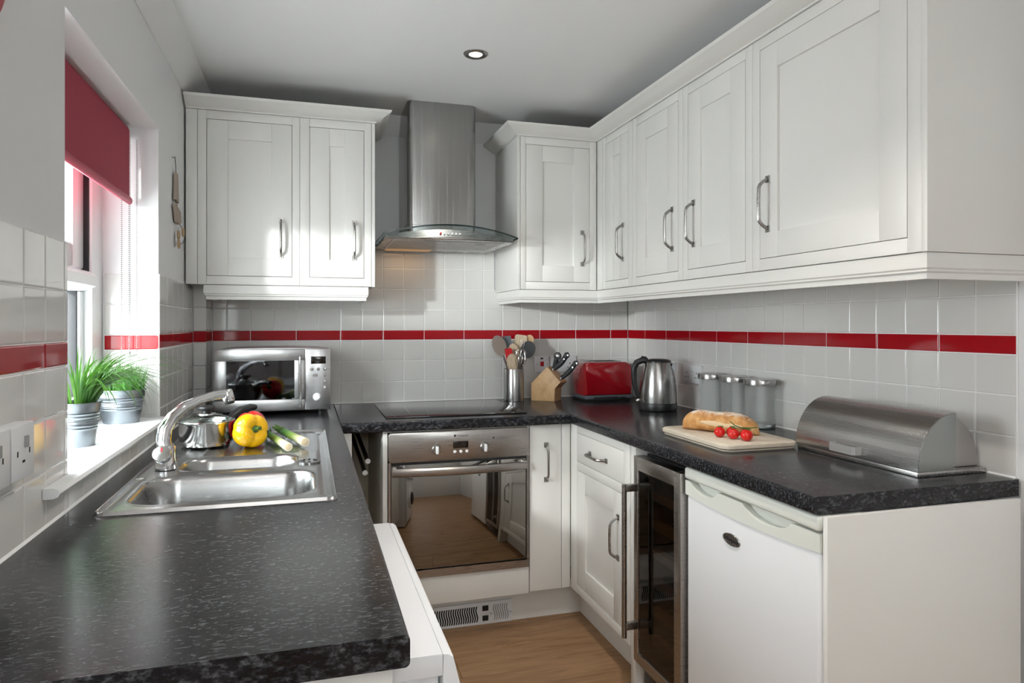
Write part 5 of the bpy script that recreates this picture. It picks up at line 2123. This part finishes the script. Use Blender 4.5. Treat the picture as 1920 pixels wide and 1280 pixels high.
b = B()
hp = [(1.441, 1.600, WT + 0.036), (1.418, 1.598, WT + 0.036), (1.412, 1.590, WT + 0.036), (1.412, 1.510, WT + 0.036), (1.418, 1.502, WT + 0.036), (1.441, 1.500, WT + 0.036)]
loops = []
for p, nx, ny in zip(hp, (0, -0.5, -1, -1, -0.5, 0), (1, 0.8, 0.2, -0.2, -0.8, -1)):
    loops.append([(p[0], p[1], p[2] - 0.011), (p[0] + nx * -0.0025, p[1] - ny * 0.0025, p[2] - 0.011), (p[0] + nx * -0.0025, p[1] - ny * 0.0025, p[2] + 0.011), (p[0], p[1], p[2] + 0.011)])
rings(b, loops)
add('handle', b, M['bin_handle'], rl)
b = B()
lathe(b, [(0.004, 0), (0.004, 0.002), (0.002, 0.003)], (1.552, NY0, WT + 0.024), 12, True, True, Matrix.Rotation(R(90), 3, 'X'))
add('pivot', b, M['nickel'], bb)

# ------------------------------------------------------------------ sockets and switches
def plate(root, fd, plane, a0, a1, z0, z1, dp):
    b = B()
    if fd == 'y':
        box(b, a0, a1, plane - dp, plane, z0, z1, 0.002)
    elif fd == 'x-':
        box(b, plane - dp, plane, a0, a1, z0, z1, 0.002)
    else:
        box(b, plane, plane + dp, a0, a1, z0, z1, 0.003)
    return add('plate', b, M['white_plastic'], root)


def bit(root, name, fd, f, a0, a1, z0, z1, mt, w0=-0.001, w1=0.001):
    b = B()
    if fd == 'y':
        box(b, a0, a1, f - w1, f - w0, z0, z1)
    elif fd == 'x-':
        box(b, f - w1, f - w0, a0, a1, z0, z1)
    else:
        box(b, f + w0, f + w1, a0, a1, z0, z1)
    return add(name, b, M[mt], root)


def outlet(root, fd, f, a, z, sgn=1):
    bit(root, 'pin_hole', fd, f, a - 0.002, a + 0.002, z + 0.006, z + 0.014, 'dark_void', -0.001, 0.0004)
    for s in (-0.011, 0.011):
        bit(root, 'pin_hole', fd, f, a + s - 0.0035, a + s + 0.0035, z - 0.012, z - 0.008, 'dark_void', -0.001, 0.0004)


s1 = thing('cooker_switch', 'white cooker switch with a red rocker on the back wall tiles', 'switch', (1.17, BW, 1.085))
plate(s1, 'y', BW, 1.130, 1.213, 1.042, 1.126, 0.010)
bit(s1, 'rocker', 'y', BW - 0.010, 1.163, 1.181, 1.073, 1.097, 'red_rocker', -0.002, 0.004)
bit(s1, 'neon_window', 'y', BW - 0.010, 1.163, 1.178, 1.109, 1.117, 'dark_mark', -0.002, 0.0006)
for a in (1.142, 1.201):
    bit(s1, 'screw', 'y', BW - 0.010, a - 0.002, a + 0.002, 1.082, 1.086, 'slot_grey', -0.001, 0.0005)
s2 = thing('double_socket', 'white double power socket behind the knife block', 'socket', (1.29, BW, 1.085), 0, 'double power sockets')
plate(s2, 'y', BW, 1.218, 1.364, 1.040, 1.126, 0.010)
for a in (1.254, 1.328):
    outlet(s2, 'y', BW - 0.010, a, 1.075)
    bit(s2, 'switch', 'y', BW - 0.010, a + (-0.018 if a > 1.29 else 0.010), a + (-0.010 if a > 1.29 else 0.018), 1.100, 1.117, 'white_plastic', -0.002, 0.003)
s3 = thing('double_socket', 'white double power socket on the side wall between kettle and jars', 'socket', (RW, 2.717, 1.07), 0, 'double power sockets')
plate(s3, 'x-', RW, 2.640, 2.792, 1.027, 1.108, 0.012)
for a in (2.676, 2.757):
    outlet(s3, 'x-', RW - 0.012, a, 1.062)
for a in (2.705, 2.728):
    bit(s3, 'switch', 'x-', RW - 0.012, a - 0.005, a + 0.005, 1.082, 1.100, 'white_plastic', -0.002, 0.004)
bit(s3, 'label_mark', 'x-', RW - 0.012, 2.702, 2.732, 1.0765, 1.078, 'slot_grey', -0.001, 0.0004)
for a0, a1, lab in ((1.238, 1.330, 'white switched socket box on the window wall, nearer the sill end'), (1.128, 1.234, 'white switched socket box on the window wall, cut by the picture edge')):
    s4 = thing('socket_box', lab, 'socket', (LW, (a0 + a1) / 2, 1.085), 0, 'socket boxes on the window wall')
    plate(s4, 'x+', LW, a0, a1, 1.040, 1.128, 0.030)
    f = LW + 0.030
    c = (a0 + a1) / 2
    bit(s4, 'switch', 'x+', f, c + 0.002, c + 0.012, 1.090, 1.108, 'slot_grey', -0.002, 0.004)
    bit(s4, 'pin_hole', 'x+', f, c - 0.005, c + 0.005, 1.066, 1.070, 'dark_void', -0.001, 0.0004)
    for s in (-0.024, 0.024):
        bit(s4, 'pin_hole', 'x+', f, c + s - 0.002, c + s + 0.002, 1.078, 1.087, 'dark_void', -0.001, 0.0004)

# ------------------------------------------------------------------ hanging ornament, clock, wall unit edge
og = thing('hanging_ornament', 'hanging driftwood ornament with wooden buttons beside the wall cabinet', 'ornament', (LW, 2.79, 1.9))
wx = LW - TT
b = B()
tube(b, [(wx + 0.001, 2.748, 1.900), (wx + 0.012, 2.748, 1.903)], 0.0022, 8)
add('nail', b, M['nickel'], og)
b = B()
tube(b, [(wx + 0.010, 2.748, 1.901), (wx + 0.010, 2.757, 1.885), (wx + 0.010, 2.768, 1.865), (wx + 0.010, 2.765, 1.846)], 0.0014, 6)
add('cord', b, M['rope'], og)
b = B()
prism(b, [(2.745, 1.748), (2.804, 1.742), (2.786, 1.846), (2.757, 1.849)], 'x', wx + 0.005, wx + 0.015, 0.001)
add('upper_board', b, M['driftwood'], og)
b = B()
for a in (2.757, 2.79):
    tube(b, [(wx + 0.010, a, 1.749), (wx + 0.010, a + 0.004, 1.728)], 0.0012, 6)
add('cord', b, M['rope'], og)
b = B()
prism(b, [(2.728, 1.730), (2.775, 1.724), (2.840, 1.716), (2.850, 1.676), (2.812, 1.664), (2.768, 1.668)], 'x', wx + 0.005, wx + 0.016, 0.001)
add('lower_board', b, M['driftwood'], og)
b = B()
tube(b, [(wx + 0.012, 2.818, 1.672), (wx + 0.016, 2.868, 1.655), (wx + 0.020, 2.900, 1.625), (wx + 0.016, 2.868, 1.600), (wx + 0.012, 2.815, 1.590)], 0.0011, 6)
add('wire', b, M['rope'], og)
for yy, zz, xx in ((2.872, 1.643, 0.018), (2.800, 1.624, 0.014), (2.805, 1.590, 0.014)):
    b = B()
    lathe(b, [(0.016, -0.003), (0.017, 0.0), (0.016, 0.003)], (wx + xx, yy, zz), 18, True, True, Matrix.Rotation(R(90), 3, 'Y') @ Matrix.Diagonal((1, 1.25, 1)))
    add('button', b, M['button_wood'], og)

ck = thing('wall_plaque', 'round red wall plaque, only its rim showing in the upper corner above the tiles', 'ornament', (wx, 1.142, 1.872))
b = B()
lathe(b, [(0.155, 0.0), (0.155, 0.008), (0.150, 0.012), (0.001, 0.012)], (wx + 0.0005, 1.142, 1.872), 64, True, True, Matrix.Rotation(R(90), 3, 'Y'))
add('disc', b, M['clock_red'], ck)
for k in range(10):
    a = R(36 * k - 8)
    b = B()
    lathe(b, [(0.009, 0.0), (0.009, 0.0012), (0.001, 0.0014)], (wx + 0.0128, 1.142 + 0.128 * math.sin(a), 1.872 + 0.128 * math.cos(a)), 16, True, True, Matrix.Rotation(R(90), 3, 'Y'))
    add('spot', b, M['clock_face'], ck)

wt_ = thing('wall_fitting', 'small white rounded wall fitting beside the near end of the large wall cabinet', 'wall fitting', (RW + TT, 1.175, 1.99))
b = B()
lathe(b, [(0.052, 0.0), (0.052, 0.014), (0.047, 0.019), (0.001, 0.020)], (RW + TT - 0.0005, 1.1835, 2.008), 40, True, True, Matrix.Rotation(R(-90), 3, 'Y'))
add('case', b, M['white_plastic'], wt_)
b = B()
lathe(b, [(0.020, 0.019), (0.018, 0.027), (0.001, 0.0275)], (RW + TT - 0.0005, 1.1835, 2.008), 28, True, True, Matrix.Rotation(R(-90), 3, 'Y'))
add('dial', b, M['white_plastic'], wt_)

# ------------------------------------------------------------------ uplighter added beside the camera as fill, out of view
FLX, FLY = -0.24, -0.55
fl = thing('fill_uplighter', 'steel uplighter floor lamp added for fill beside the camera, out of the picture', 'lamp', (FLX, FLY, FZ))
b = B()
lathe(b, [(0.14, 0.0005), (0.14, 0.012), (0.12, 0.02), (0.015, 0.03)], (FLX, FLY, FZ), 40)
add('base', b, M['nickel'], fl)
b = B()
tube(b, [(FLX, FLY, FZ + 0.028), (FLX, FLY, 1.66)], 0.011, 14)
add('pole', b, M['nickel'], fl)
b = B()
lathe(b, [(0.02, 1.655), (0.06, 1.665), (0.12, 1.70), (0.15, 1.75), (0.147, 1.75), (0.117, 1.703), (0.058, 1.669), (0.001, 1.663)], (FLX, FLY, 0), 40, True, False)
add('bowl_shade', b, M['white_plastic'], fl)
lamp('fill_uplighter_light', 'SPOT', (FLX, FLY, 1.76), 56, (1.0, 0.97, 0.93), (R(180), 0, 0), spot_size=R(150), spot_blend=0.6, shadow_soft_size=0.1)
